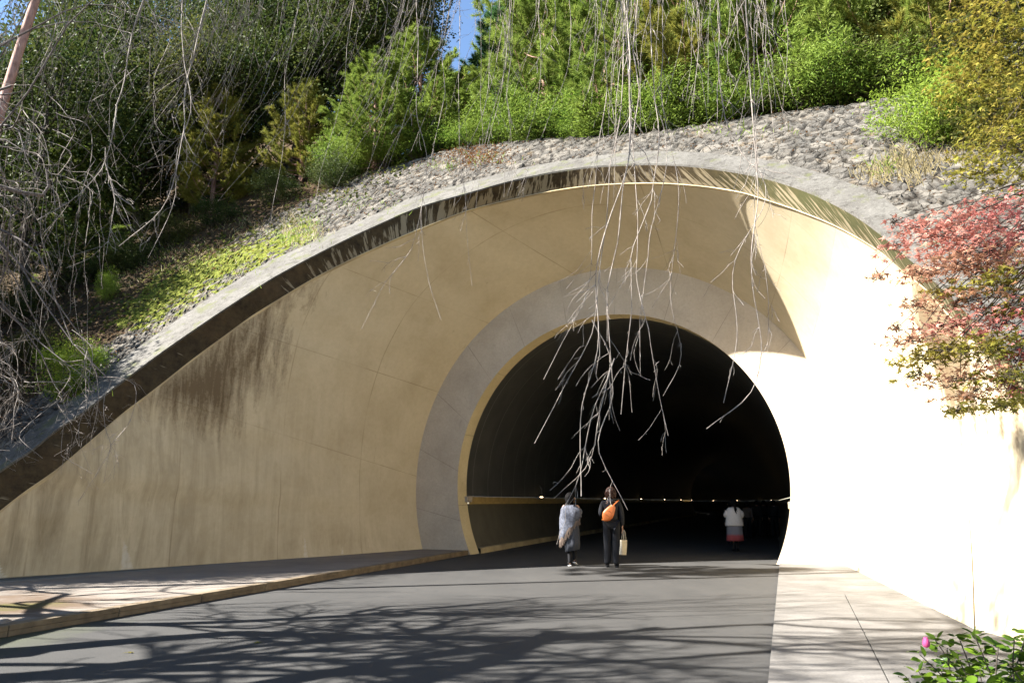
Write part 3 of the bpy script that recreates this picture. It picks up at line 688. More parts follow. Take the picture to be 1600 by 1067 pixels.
def make_tree(kind, seed):
    """returns dict part -> mesh, origin at the base of the trunk"""
    rng = np.random.default_rng(seed); tr = Acc(); fo = Acc()
    if kind == 'pine':
        h = 8.0; lean = rng.uniform(-.3, .3, 2); ax = lambda z: np.array([lean[0]*(z/h)**2, lean[1]*(z/h)**2, z])
        tube(tr, [ax(z) for z in np.linspace(-.4, h, 14)], np.linspace(.13, .02, 14), 8)
        NP = []; ND = []
        z = .5
        while z < h:
            L = 2.3*(1-(z/h)**1.5)**.8+.35; nb = rng.integers(4, 7); a0 = rng.uniform(0, 6.3)
            for b in range(nb):
                a = a0+b*2*math.pi/nb+rng.normal()*.25; Lb = L*rng.uniform(.6, 1.1); el = rng.uniform(.05, .5)+.35*z/h
                t = np.linspace(0, 1, 8); d = np.array([math.cos(a), math.sin(a), 0])
                P = ax(z)+d*Lb*t[:, None]*math.cos(el)+np.array([0, 0, 1])*(Lb*math.sin(el)*t+.25*Lb*t**2-.12*Lb*np.sin(math.pi*t))[:, None]
                tube(tr, P, np.linspace(.03, .007, 8), 4)
                for k in range(int(8+Lb*8)):
                    tt_ = rng.uniform(.3, 1); q_ = np.array([np.interp(tt_, t, P[:, i]) for i in range(3)])
                    sd = np.array([-d[1], d[0], 0])*rng.choice([-1, 1]); Ls = (1-tt_*.6)*Lb*.42*rng.uniform(.3, 1)
                    dr = d*.75+sd*.7+np.array([0, 0, rng.uniform(.1, .7)]); dr /= np.linalg.norm(dr); e = q_+dr*Ls
                    for m in range(3): NP.append(q_+(e-q_)*(1-m*.3)); ND.append(dr+np.array([0, 0, .25]))
                NP.append(P[-1]); ND.append(d+np.array([0, 0, .8]))
            z += rng.uniform(.35, .5)
        NP = np.array(NP); ND = np.array(ND); ND /= np.linalg.norm(ND, axis=1)[:, None]; k = 30
        P = np.repeat(NP, k, 0); Dd = np.repeat(ND, k, 0)+rng.normal(size=(len(P), 3))*.55; Dd /= np.linalg.norm(Dd, axis=1)[:, None]
        P = P+np.repeat(ND, k, 0)*rng.uniform(-.12, .06, (len(P), 1)); Ln = rng.uniform(.13, .23, (len(P), 1)); sd = np.cross(Dd, rng.normal(size=P.shape)); sd /= np.linalg.norm(sd, axis=1)[:, None]
        V = np.stack([P-sd*.009, P+sd*.009, P+Dd*Ln], 1).reshape(-1, 3); fo.add(V, np.arange(len(V)).reshape(-1, 3))
        return dict(trunk=tr.mesh('trunk'), foliage=fo.mesh('foliage'))
    if kind in ('broad', 'small'):
        h = 9.0 if kind == 'broad' else 2.4; rad = (2.3, 2.3, 3.9) if kind == 'broad' else (1.15, 1.15, 1.1); zc = 5.2 if kind == 'broad' else 1.25
        nl, cl, cs, ls = (26000, 95, .95, .12) if kind == 'broad' else (8500, 40, .5, .105)
        P, c = crown_pts(rng, nl, rad, cl, cs); P[:, 2] += zc; c[:, 2] += zc
        cards(fo, P, ls, rng, DIAM if kind == 'broad' else NARR, .25 if kind == 'broad' else -.2)
        n = 10
        if kind == 'broad':
            tp = np.array([0, 0, -.4])+np.linspace(0, 1, n)[:, None]*np.array([0, 0, h*.85])+wiggle(rng, n, .18); tube(tr, tp, np.linspace(.17, .03, n), 8)
            for i in rng.choice(len(c), 40, replace=False):
                z0 = np.clip(c[i, 2]-np.linalg.norm(c[i, :2])*.9, .8, h*.8); s0 = np.array([np.interp(z0, tp[:, 2], tp[:, k]) for k in range(3)])
                t = np.linspace(0, 1, 7)[:, None]; tube(tr, s0*(1-t)+c[i]*t+wiggle(rng, 7, .12)+np.array([0, 0, -.3])*np.sin(t*math.pi), np.linspace(.045, .008, 7), 4)
        else:
            for i in rng.choice(len(c), 26, replace=False):
                t = np.linspace(0, 1, 7)[:, None]; s0 = np.array([rng.normal()*.12, rng.normal()*.12, -.15]); tube(tr, s0*(1-t)+c[i]*t+wiggle(rng, 7, .1), np.linspace(.018, .004, 7), 4)
            # fine outward sprays
            Pq, _ = crown_pts(rng, 900, (1.35, 1.35, 1.4), 50, .3, .85); Pq[:, 2] += zc+.1; cards(fo, Pq, ls, rng, NARR, -.2)
        return dict(trunk=tr.mesh('trunk'), foliage=fo.mesh('foliage'))
def proto(kind, seed, fmat, tmat):
    k = (kind, seed, fmat)
    if k not in PROTO:
        base = PROTO.get((kind, seed))
        if base is None: base = PROTO[(kind, seed)] = make_tree(kind, seed)
        d = {a: (b if not b.materials else b.copy()) for a, b in base.items()}
        for a, me in d.items():
            me.materials.clear(); me.materials.append(M[fmat] if a == 'foliage' else M[tmat])
        PROTO[k] = d
    return PROTO[k]
def tree(name, kind, seed, fmat, tmat, X, Y, z, sc, rz, label, cat, group=None):
    r = empty(name, (X, Y, z), label, cat, group, rz); r.scale = (sc[0], sc[0], sc[1]) if isinstance(sc, tuple) else (sc, sc, sc)
    for a, me in proto(kind, seed, fmat, tmat).items():
        if a == 'trunk' and kind == 'small': a = 'stem'
        o = bpy.data.objects.new(a, me); COL.objects.link(o); o.parent = r
    return r
def crestpt(u, ahead=0):
    v = np.interp(u, [480, 600, 700, 850, 1000, 1180, 1400, 1500], [300, 262, 237, 216, 207, 180, 152, 150]); p = onpl(u, v, cn, AE)
    d = p[:2]-O[:2]; d = d/np.linalg.norm(d); q_ = p[:2]+d*ahead; return q_[0], q_[1], float(hz(q_[0], q_[1]))
# bushes along the crest
bush = [(545, .6, 'shrub', .85), (598, .4, 'shrub', .95), (650, .7, 'shrub', 1.0), (700, .9, 'shrub', .9), (742, .3, 'shrub', .75), (788, .8, 'shrub', 1.0), (838, .5, 'shrub', .9), (880, .9, 'shrub', 1.1), (930, .5, 'shrub', .85),
        (978, .8, 'shrub', 1.05), (1030, .6, 'shrub', .9), (1082, .6, 'shrub', 1.0), (1130, .8, 'shrub', 1.05), (1178, .5, 'shrub', .85), (1222, .8, 'olive', 1.0), (1270, .5, 'shrub', .9), (1315, .8, 'shrub', 1.1), (1362, .8, 'olive', .95), (1405, 1.2, 'shrub', 1.0)]
ords = ['first', 'second', 'third', 'fourth', 'fifth', 'sixth', 'seventh', 'eighth', 'ninth', 'tenth', 'eleventh', 'twelfth', 'thirteenth', 'fourteenth', 'fifteenth', 'sixteenth', 'seventeenth', 'eighteenth', 'nineteenth', 'twentieth', 'twenty-first', 'twenty-second', 'twenty-third', 'twenty-fourth', 'twenty-fifth', 'twenty-sixth', 'twenty-seventh', 'twenty-eighth']
for i, (u, a, mt, sc) in enumerate(bush):
    x, y, z = crestpt(u, a); rs_ = random.Random(i)
    tree('shrub', 'small', 20+i % 3, mt, 'dbark', x, y, z-.1, (sc*1.05, sc*.60*rs_.uniform(.6, 1.5)), rs_.uniform(0, 6.3), ('olive' if mt == 'olive' else 'bright green')+' shrub along the crest above the arch, %s from the left' % ords[i], 'shrub', 'shrubs along the crest')
# pines and broadleaved trees behind the crest
back = [('pine', 655, 1.5, 'pine', (1.0, .62)), ('pine', 712, 2.2, 'pine', (.9, .42)), ('pine', 792, 8, 'pineblue', (1.1, 1.0)), ('pine', 850, 1.4, 'pine', (1.0, .95)), ('pine', 905, 4, 'pine', (1.0, .9)), ('pine', 775, 2.2, 'pine', (.85, .45)), ('pine', 950, 1.3, 'pine', (1.0, 1.0)), ('pine', 1010, 2.4, 'pine', (1.1, 1.1)),
        ('pine', 1078, 1.2, 'pineyel', (.9, .95)), ('pine', 1132, 2.0, 'pine', (.9, .9)), ('pine', 1180, 1.2, 'pine', (1.0, .95)), ('pine', 1240, 3.0, 'pineyel', (.95, .9)), ('broad', 1318, 2.2, 'pale', (.75, .62)), ('pine', 1375, 2.0, 'pine', (1.1, 1.1)), ('pine', 1430, 3.4, 'pine', (1.0, 1.0)), ('pine', 1470, 2.0, 'pineyel', (.9, .9)), ('broad', 1560, 3, 'yelg', (.9, .8)),
        ('broad', 1070, 9, 'shrub', (1.1, 1.2)), ('broad', 1200, 9, 'shrub', (1.1, 1.2)), ('broad', 1340, 9, 'shrub', (1.1, 1.1)), ('pine', 690, 11, 'pineblue', (1.0, .8)), ('pine', 820, 10, 'pine', (1.3, 1.5)), ('pine', 885, 9, 'pine', (1.2, 1.5)), ('broad', 1130, 8, 'shrub', (1.1, 1.4)), ('broad', 975, 10, 'shrub', (1.0, 1.1))]
nm = {'pine': 'green pine', 'pineblue': 'blue green pine', 'pineyel': 'yellowing pine', 'shrub': 'bright broadleaved tree', 'pale': 'pale leaved tree', 'dark': 'dark broadleaved tree', 'olive': 'olive leaved tree', 'yelg': 'yellow green tree'}
for i, (kd_, u, a, mt, sc) in enumerate(back):
    x, y, z = crestpt(u, a); rs_ = random.Random(50+i)
    k = sorted(b[1] for b in back).index(u)
    tree('pine_tree' if kd_ == 'pine' else 'broadleaf_tree', kd_, (1, 2, 3)[i % 3] if kd_ == 'pine' else (11, 12)[i % 2], mt, 'pbark' if kd_ == 'pine' else 'dbark', x, y, z-.2, sc, rs_.uniform(0, 6.3),
         '%s behind the crest shrubs, %s from the left of its row' % (nm[mt], ords[k]), 'tree', 'trees behind the crest')
# dark wood on the left slope
lw = []
rngl = random.Random(5)
for (u, v, a) in [(590, 240, 2), (530, 268, 2.0), (450, 290, 2.4), (375, 315, 2.4), (300, 345, 2.6), (225, 370, 2.6), (140, 395, 3), (60, 420, 3), (-20, 440, 3), (-110, 470, 3), (610, 180, 6), (545, 200, 6), (470, 230, 7), (390, 250, 7), (310, 270, 7), (230, 290, 7), (150, 310, 7), (60, 330, 7), (-40, 340, 7), (-150, 400, 8), (500, 190, 12), (330, 200, 12), (150, 220, 12), (-30, 250, 12), (250, 180, 15), (420, 170, 15), (590, 150, 11)]:
    p = onpl(u, max(v, 150), cn, AE); d = (p[:2]-O[:2])/np.linalg.norm(p[:2]-O[:2]); x, y = p[:2]+d*(a*.6); lw.append((u, x, y, float(hz(x, y))))
ladj = ['dark evergreen tree', 'shaded evergreen tree', 'dark leafy tree']
for i, (u, x, y, z) in enumerate(lw):
    row = 'front row' if i < 10 else 'middle row' if i < 20 else 'back row'
    k = i if i < 10 else i-10 if i < 20 else i-20
    tree('broadleaf_tree', 'broad', (11, 12)[i % 2], 'dark' if i % 4 else 'olive', 'dbark', x, y, z-.3, (rngl.uniform(.85, 1.05), rngl.uniform(.8, 1.15)*(1.0 if i < 10 else 1.6)), rngl.uniform(0, 6.3),
         '%s in the left wood, %s, %s' % ('dark evergreen tree' if i % 4 else 'olive leaved tree', row, ('rightmost of its row' if k == 0 else '%s from the right' % ords[k])), 'tree', 'trees in the wood on the left slope')
# pines in front of the wood
for i, (u, v, mt, sc, lb) in enumerate([(330, 330, 'pineyel', (.8, .62), 'small yellowish pine catching sun in front of the left wood'), (85, 440, 'pine', (.95, .62), 'green pine with drooping tufts at the left edge behind the bare twigs'), (150, 330, 'pine', (.9, .8), 'taller green pine behind the tangle of bare twigs on the left'), (470, 285, 'pineyel', (.7, .5), 'low yellowing pine near the left shoulder of the arch'), (585, 262, 'pine', (.8, .55), 'low green pine at the right end of the dark wood')]):
    p = onpl(u, v, cn, AE); tree('pine_tree', 'pine', (1, 2, 3, 1, 2)[i], mt, 'pbark', p[0], p[1], float(hz(p[0], p[1]))-.2, sc, i*1.3, lb, 'tree', 'pines in front of the left wood')
for i, (u, v, sc, mt) in enumerate([(200, 420, .5, 'dark'), (120, 450, .6, 'dark'), (260, 385, .5, 'olive'), (20, 500, .6, 'dark'), (340, 352, .45, 'dark'), (430, 318, .45, 'dark'), (520, 290, .5, 'dark'), (60, 560, .35, 'olive'), (-40, 600, .45, 'dark'), (170, 400, .45, 'olive')]):
    p = onpl(u, v, cn, AE); tree('shrub', 'small', 20+i % 3, mt, 'dbark', p[0], p[1], float(hz(p[0], p[1]))-.15, (sc*1.4, sc), i*2.1, '%s low shrub under the left wood, %s' % ('dark' if mt == 'dark' else 'olive', '%s from the left' % (ords[sorted([200, 120, 260, 20, 340, 430, 520, 60, -40, 170]).index(u)])), 'shrub', 'low shrubs under the left wood')
p = onpl(112, 615, cn, AE)
tree('shrub', 'small', 22, 'lime', 'dbark', p[0], p[1], float(hz(p[0], p[1]))-.1, (.50, .50), 1.0, 'small lime green leafy shrub beside the left coping', 'shrub')
p = onpl(165, 470, cn, AE)
tree('shrub', 'small', 21, 'lime', 'dbark', p[0], p[1], float(hz(p[0], p[1]))-.1, (.22, .42), 3.0, 'slim upright lime green sapling at the top of the mossy patch', 'shrub')
# trees outside the left edge that shade the slope
for i, (x, y, sc) in enumerate([(-15.5, 15.5, 1.0), (-17.5, 19, 1.15), (-15, 23, 1.1), (-19, 13, 1.1), (-21, 22, 1.2), (-16.5, 28, 1.2), (-13.8, 14.2, .85)]):
    tree('broadleaf_tree', 'broad', (11, 12)[i % 2], 'dark', 'dbark', x, y, max(float(hz(x, y)), 0)-.3, (sc, sc*1.05), i, 'evergreen outside the left edge shading the slope, %s of the row' % ords[i], 'tree', 'evergreens beyond the left edge')
# right side: shrub and yellow-green tree on the slope
for i, (u, v, sc, mt, lb) in enumerate([(1455, 225, .62, 'lime', 'bright green bush hanging over the stony slope right of the arch'), (1510, 215, .6, 'shrub', 'mid green bush between the bright bush and the right edge'), (1585, 235, .7, 'yelg', 'yellow green bush at the right edge above the stones')]):
    p = onpl(u, v, cn, AE); tree('shrub', 'small', 20+i, mt, 'dbark', p[0], p[1], float(hz(p[0], p[1]))-.15, (sc*1.2, sc), i*2., lb, 'shrub')

# ---- maples on the right
def maple(name, trunk0, base, groups, label, seed, lf=.056, up=.6):
    rng = np.random.default_rng(seed); root = empty(name, tuple(base), label, 'maple tree'); tr = Acc()
    base = np.array(base, float); tp = np.array(trunk0, float); t = np.linspace(0, 1, 9)[:, None]
    tube(tr, (base-[0, 0, .3])*(1-t)+tp*t+wiggle(rng, 9, .12), np.linspace(.09, .05, 9), 8)
    for (fm, lab, lays) in groups:
        fo = Acc()
        for (u, v, D, ru, rv_, nl) in lays:
            c = at(u, v, D); sx = ru/F*D; sz = rv_/F*D; P = rng.normal(size=(nl, 3))*.5; P *= np.minimum(1, 1.15/np.linalg.norm(P, axis=1))[:, None]
            P = P*np.array([sx, min(sx, .5), sz])*1.35; P[:, 2] += -.16*(P[:, 0]/max(sx, .01))**2*sx*.5+(P[:, 0])*.08
            cards(fo, (c+P)[:int(nl*.92)], lf, rng, STAR, up)
            st = tp*(1-.25)+c*.25; tt_ = np.linspace(0, 1, 9)[:, None]; tube(tr, tp*(1-tt_)+(c-[0, 0, sz*.3])*tt_+wiggle(rng, 9, .1)+np.array([0, 0, .25])*np.sin(tt_*math.pi), np.linspace(.013, .003, 9), 5)
            for q_ in range(14):
                e = c+P[rng.integers(nl)]; tt2 = np.linspace(0, 1, 6)[:, None]; s_ = c+np.array([sx*.4*rng.uniform(-.5, 1), 0, -sz*.2]); tube(tr, s_*(1-tt2)+e*tt2+wiggle(rng, 6, .03), np.linspace(.005, .0015, 6), 3)
        o = fo.obj('foliage', M[fm], root, base=base); o['label'] = lab
    tr.obj('trunk', M['dbark'], root, True, base=base)
    return root
bz = lambda x, y: max(0., float(hz(x, y)))
maple('maple_tree', (6.6, 7.2, 4.6), (7.3, 7.4, bz(7.3, 7.4)), [
    ('red', 'crimson leaves', [(1435, 352, 7.6, 32, 10, 70), (1470, 365, 7.4, 70, 20, 380), (1540, 350, 7.4, 90, 24, 460), (1565, 390, 7.2, 70, 18, 300), (1500, 392, 7.3, 50, 14, 170), (1560, 500, 7.1, 60, 22, 320), (1470, 508, 7.2, 45, 14, 150), (1590, 560, 7.0, 40, 16, 90), (1590, 608, 6.9, 30, 14, 80), (1545, 322, 7.6, 40, 10, 80), (1395, 345, 7.8, 14, 5, 14), (1400, 385, 7.8, 10, 6, 9)]),
    ('oran', 'salmon orange leaves', [(1440, 425, 7.2, 45, 9, 150), (1500, 412, 7.2, 60, 12, 230), (1570, 418, 7.1, 50, 14, 200), (1520, 465, 7.1, 60, 12, 160), (1430, 475, 7.3, 30, 10, 50), (1425, 530, 7.1, 40, 10, 90), (1500, 588, 7.0, 55, 12, 120), (1510, 618, 6.9, 40, 8, 90), (1400, 512, 7.3, 12, 6, 8), (1372, 430, 7.4, 14, 6, 12)]),
    ('yelg', 'yellow green leaves', [(1560, 440, 7.0, 60, 14, 260), (1480, 545, 7.0, 60, 14, 220), (1550, 540, 6.9, 70, 16, 330), (1590, 480, 7.0, 40, 14, 140), (1570, 590, 6.8, 50, 14, 170), (1570, 628, 6.7, 60, 10, 240), (1440, 560, 7.1, 34, 9, 70), (1430, 585, 7.0, 22, 8, 26), (1480, 455, 7.2, 30, 10, 70), (1500, 638, 6.8, 24, 6, 28)])],
    'maple with crimson, orange and yellow green leaf sprays hanging over the right wall', 31)
maple('maple_tree', (7.6, 9.2, 8.0), (8.6, 9.6, bz(8.6, 9.6)), [
    ('yelg', 'yellow green leaves', [(1560, 60, 9.5, 80, 40, 700), (1520, 120, 9.6, 50, 30, 350), (1590, 150, 9.3, 60, 34, 480), (1530, 20, 9.8, 60, 24, 320), (1570, 225, 9.1, 60, 24, 380), (1530, 265, 9.0, 40, 12, 130), (1590, 280, 8.8, 40, 16, 170)]),
    ('olive', 'olive green leaves', [(1500, 60, 10.0, 40, 26, 240), (1580, 100, 9.9, 60, 30, 380), (1540, 180, 9.7, 50, 24, 300), (1590, 30, 9.9, 50, 30, 260)])],
    'taller yellow green maple in the upper right corner', 32, .07)

# ---- grass and ground cover
def scatter(name, mat, spots, label, cat, hgt, wid, seed):
    rng = np.random.default_rng(seed); a = Acc()
    for (u, v, su_, sv_, n) in spots:
        for _ in range(n):
            uu, vv = u+rng.normal()*su_, v+rng.normal()*sv_; p = onpl(uu, vv, cn, AE); z = float(hz(p[0], p[1])); k = 5
            b = np.array([p[0], p[1], z]); L = hgt*rng.uniform(.4, 1.2); d = np.array([rng.normal()*.45, rng.normal()*.45, 1.]); d /= np.linalg.norm(d)
            side = np.cross(d, [0.3, 1, 0]); side /= np.linalg.norm(side); bend = np.array([rng.normal(), rng.normal(), -.6])*L*.25
            m_ = b+d*L*.55+bend*.3; e = b+d*L+bend
            a.add([b-side*wid, b+side*wid, m_+side*wid*.7, m_-side*wid*.7], [[0, 1, 2, 3]]); a.add([m_-side*wid*.7, m_+side*wid*.7, e], [[0, 1, 2]])
    o = a.obj(name, M[mat]); return tag(o, label, cat, kind='stuff')
scatter('dry_grass', 'straw', [(470, 365, 20, 10, 160), (360, 355, 40, 10, 120), (260, 400, 40, 12, 160), (1420, 262, 22, 14, 260), (1370, 275, 14, 8, 90), (180, 430, 22, 14, 120), (1500, 250, 30, 8, 90), (450, 345, 10, 8, 60)], 'pale dry grass blades growing between the stones and moss', 'grass', .32, .007, 3)
scatter('green_grass', 'lime', [(455, 372, 24, 8, 220), (480, 350, 14, 8, 120), (300, 412, 60, 16, 260), (1385, 262, 14, 8, 60), (1130, 205, 60, 5, 60), (90, 610, 30, 6, 160), (760, 250, 30, 5, 60), (690, 262, 20, 4, 50), (560, 320, 40, 8, 80)], 'fresh green grass tufts on the mossy slope', 'grass', .2, .008, 4)
rg = np.random.default_rng(9); a = Acc(); n = 9000
iu = rg.integers(0, ng, n); ww_ = np.abs(rg.normal(size=n))*6+2.2
sel = (gu[iu] < 640); iu = iu[sel]; ww_ = ww_[sel]; xy = gb[iu, :2]+dirs[iu]*ww_[:, None]+rg.normal(size=(len(iu), 2))*.3
P = np.c_[xy, hz(xy[:, 0], xy[:, 1])+rg.uniform(0, .35, len(iu))**1.5]; cards(a, P, .13, rg, DIAM, .3)
tag(a.obj('undergrowth', M['olive']), 'low dark leafy undergrowth covering the shaded left slope', 'undergrowth', kind='stuff')
a = Acc(); n = 11000; iu = rg.integers(0, ng, n); ww_ = rg.uniform(.1, 9, n); sel = rg.uniform(size=n) < np.where(gu[iu] < 700, .9, .45); iu = iu[sel]; ww_ = ww_[sel]
xy = gb[iu, :2]+dirs[iu]*ww_[:, None]; P = np.c_[xy, hz(xy[:, 0], xy[:, 1])+.03]; cards(a, P, .06, rg, DIAM, 1.5)
Pr = [onpl(rg.normal(742, 30), rg.normal(247, 9), cn, AE) for _ in range(900)]; Pr = np.array(Pr); Pr[:, 2] = hz(Pr[:, 0], Pr[:, 1])+.05; cards(a, Pr, .07, rg, DIAM, 1.0)
tag(a.obj('leaf_litter', M['litter']), 'fallen brown and rust leaves scattered on the slope above the arch', 'fallen leaves', kind='stuff')
# two fallen leaves on the road
for (u, v, lb) in [(205, 1018, 'yellow fallen leaf on the road nearer the kerb'), (402, 1003, 'curled ochre fallen leaf on the open road')]:
    g_p = ground(u, v, .008); a = Acc(); cards(a, np.array([[0, 0, 0.]]), .085, np.random.default_rng(int(u)), STAR, 3.); o = a.obj('fallen_leaf', M['yelg']); o.location = g_p; tag(o, lb, 'leaf')

# ---- bare weeping branches
KNK = [1.]
def hang(acc, P, r0, r1, rng, twigs=8, tl=.5, lvl=0, droop=.5, sides=5, side=0.):
    """kinked hanging shoot through the points P with side twigs"""
    P = np.asarray(P, float); L = np.linalg.norm(np.diff(P, axis=0), axis=1).sum(); n = max(6, int(L/.09))
    Q = densify(P, L/n) if len(P) > 2 else P[0]+(P[1]-P[0])*np.linspace(0, 1, n+1)[:, None]
    n = len(Q); t = np.linspace(0, 1, n); kink = np.zeros((n, 3)); k = rng.normal(size=(max(3, n//4), 3))*.016*KNK[0]*min(1.4, L+.3)
    for i in range(3): kink[:, i] = np.interp(t, np.linspace(0, 1, len(k)), k[:, i])
    Q = Q+kink*np.minimum(t*8, 1)[:, None]; r = r0+(r1-r0)*t
    r = r*(1+.45*(rng.uniform(size=n) < .22)); tube(acc, Q, r, sides)
    if lvl > 1: return
    for _ in range(twigs):
        s = rng.uniform(.08 if lvl else .1, .97); i = int(s*(n-1)); b = Q[i]; T = Q[min(i+1, n-1)]-Q[max(i-1, 0)]; T /= np.linalg.norm(T)+1e-9
        if rng.uniform() < .45: l_ = rng.uniform(.02, .06)
        else: l_ = tl*rng.uniform(.25, 1.15)*(1-.35*s)
        o_v = rng.normal(size=3); o_v -= T*(o_v@T); o_v /= np.linalg.norm(o_v); o_v[0] += side; d = T*rng.uniform(.7, 1.2)+o_v*rng.uniform(.35, .8); d /= np.linalg.norm(d)
        m = 4; pts = [b]; 
        for j in range(m): d = d+np.array([0, 0, -droop*.3])+rng.normal(size=3)*.17; d /= np.linalg.norm(d); pts.append(pts[-1]+d*l_/m)
        rr_ = max(r[i]*.48, .0011); hang(acc, pts, rr_, max(.0011, rr_*.55), rng, int(rng.uniform(1, 4)) if l_ > .16 else 0, tl*.5, lvl+1, droop, 4 if lvl == 0 else 3, side)
cb = (-4.6, -2.2, 0)
cherry = empty('weeping_cherry', cb, 'bare weeping cherry whose long pale shoots hang in front of the tunnel mouth', 'tree'); rng = np.random.default_rng(77)
def pxs(pts, D, dD=.0): return [at(u, v, D+dD*i) for i, (u, v) in enumerate(pts)]
main = [([(983, -60), (978, 120), (978, 240), (932, 420), (934, 560), (907, 640), (905, 765)], 5.0, .0075), ([(1002, -60), (995, 120), (985, 250), (958, 450), (948, 600), (937, 700), (980, 795)], 5.2, .0065),
        ([(1012, -60), (1022, 90), (1030, 180), (1002, 330), (985, 520), (972, 650)], 5.4, .006), ([(958, -60), (966, 200), (940, 380), (915, 520), (880, 600), (833, 690)], 5.1, .0055),
        ([(1040, -60), (1036, 150), (1060, 280), (1050, 460), (1066, 560), (1041, 617)], 5.6, .0045), ([(972, -60), (985, 200), (1000, 380), (1008, 520), (1025, 600), (1046, 697)], 5.3, .0055),
        ([(1148, -60), (1164, 0), (1180, 180), (1186, 300), (1166, 420), (1190, 560), (1178, 610), (1100, 668)], 4.8, .0065), ([(1118, -60), (1130, 120), (1160, 240), (1195, 300), (1150, 420), (1152, 520), (1128, 632)], 4.9, .0055),
        ([(1190, -60), (1180, 60), (1176, 240), (1186, 400), (1196, 480), (1194, 600)], 5.2, .0045),
        ([(700, -60), (690, 150), (674, 250), (655, 350), (665, 430), (692, 500)], 6.2, .0045), ([(655, -60), (650, 150), (668, 260), (640, 380), (598, 450), (565, 512)], 6.4, .0045), ([(722, -60), (720, 200), (724, 330), (738, 440)], 6.6, .0035),
        ([(245, -60), (203, 60), (196, 150), (166, 240), (120, 310), (70, 345)], 4.6, .0075), ([(340, -60), (305, 70), (285, 130), (286, 220), (255, 320), (180, 385)], 4.8, .007), ([(283, -60), (288, 100), (300, 175), (278, 240), (262, 330), (230, 400)], 5.0, .006),
        ([(165, 230), (172, 300), (172, 400)], 4.7, .004), ([(940, -60), (945, 160), (925, 330), (918, 450), (880, 540), (862, 590)], 5.5, .0045), ([(1020, 150), (1040, 240), (1010, 380), (1003, 500), (1000, 590)], 5.5, .004),
        ([(925, 500), (950, 560), (925, 640), (900, 760), (880, 795)], 5.2, .0045), ([(960, 560), (940, 640), (920, 720), (860, 775)], 5.1, .004), ([(470, -60), (450, 100), (440, 260), (420, 380)], 6.5, .0045), ([(560, -60), (540, 90), (505, 250), (470, 400)], 6.3, .004), ([(800, -60), (790, 100), (740, 300), (722, 370)], 6.8, .0035)]
tops = []
for i, (px, D, r) in enumerate(main):
    P = pxs(px, D); a = Acc(); first = px[0][1] < -10
    if first: P = [P[0]+np.array([rng.normal()*.05, -.1, .75])]+P; tops.append(P[0])
    hang(a, P, r*.82, r*.3, rng, (12 if i in (17, 18, 19) else 30) if D < 5.8 else 16, .46 if D < 5.8 else .42, droop=.22, side=-.3 if 850 < px[0][0] < 1060 else 0); a.obj('hanging_branch', M['twig'], cherry, base=cb)
# fringe shoots across the top
allf = Acc(); cnt = 0
for i in range(172):
    u0 = rng.choice([rng.uniform(330, 640), rng.uniform(640, 1000), rng.uniform(940, 1230), rng.uniform(20, 420)], p=[.28, .26, .20, .26]); D = rng.uniform(5.2, 8.6); ve = rng.choice([rng.uniform(30, 190), rng.uniform(150, 330)], p=[.62, .38])
    if u0 > 1060: ve = min(ve, 230)
    sl_ = np.interp(u0, [330, 640, 900, 1200], [-.42, -.28, -.12, .02])+rng.normal()*.12; l_ = ve+70
    u1 = u0+sl_*l_; pts = [(u0-sl_*40, -100), (u0, -40), (u0+sl_*.4*l_+rng.normal()*8, ve*.45), (u1, ve)]
    P = pxs(pts, D, rng.normal()*.08); P = [P[0]+np.array([0, -.05, .5])]+P; tops.append(P[0]); a = Acc() if cnt < 70 else allf
    hang(a, P, .0030, .0012, rng, 10, .4, sides=4)
    if cnt < 70: a.obj('hanging_branch', M['twig'], cherry, base=cb)
    cnt += 1
o = allf.obj('hanging_branch', M['twig'], cherry, base=cb); o['kind'] = 'stuff'; o['label'] = 'many thin bare shoots across the top'
# trunk and limbs overhead
tr = Acc(); t = np.linspace(0, 1, 12)[:, None]; B0 = np.array(cb, float); T0 = np.array([-4.0, -1.2, 4.2])
tube(tr, (B0-[0, 0, .2])*(1-t)+T0*t+wiggle(rng, 12, .15), np.linspace(.26, .17, 12), 10)
tops = np.array(tops); limbs = []
for (x1, y1, z1, r) in [(-2.0, 5.0, 7.2, .10), (.4, 5.2, 7.2, .10), (1.9, 5.3, 7.1, .09), (-1.0, 7.6, 9.3, .09), (1.2, 7.4, 9.0, .08), (-3.0, 7.0, 8.8, .08)]:
    e = np.array([x1, y1, z1]); mid = (T0+e)/2+np.array([0, -.3, 1.4]); P = densify(np.array([T0, T0*.6+mid*.4, mid, e*.6+mid*.4+[0, 0, .2], e]), .3); P = P+wiggle(rng, len(P), .18); limbs.append(P); tube(tr, P, np.linspace(r, .02, len(P)), 7)
LP = np.concatenate(limbs)
for tp in tops:
    j = np.argmin(((LP-tp)**2).sum(1)+np.where(LP[:, 2] < tp[2], 4, 0)); s_ = LP[j]; tt_ = np.linspace(0, 1, 8)[:, None]; tube(tr, s_*(1-tt_)+tp*tt_+np.array([0, 0, .35])*np.sin(tt_*math.pi)+wiggle(rng, 8, .05), np.linspace(.014, .0055, 8), 4)
tr.obj('trunk', M['cbark'], cherry, True, base=cb)

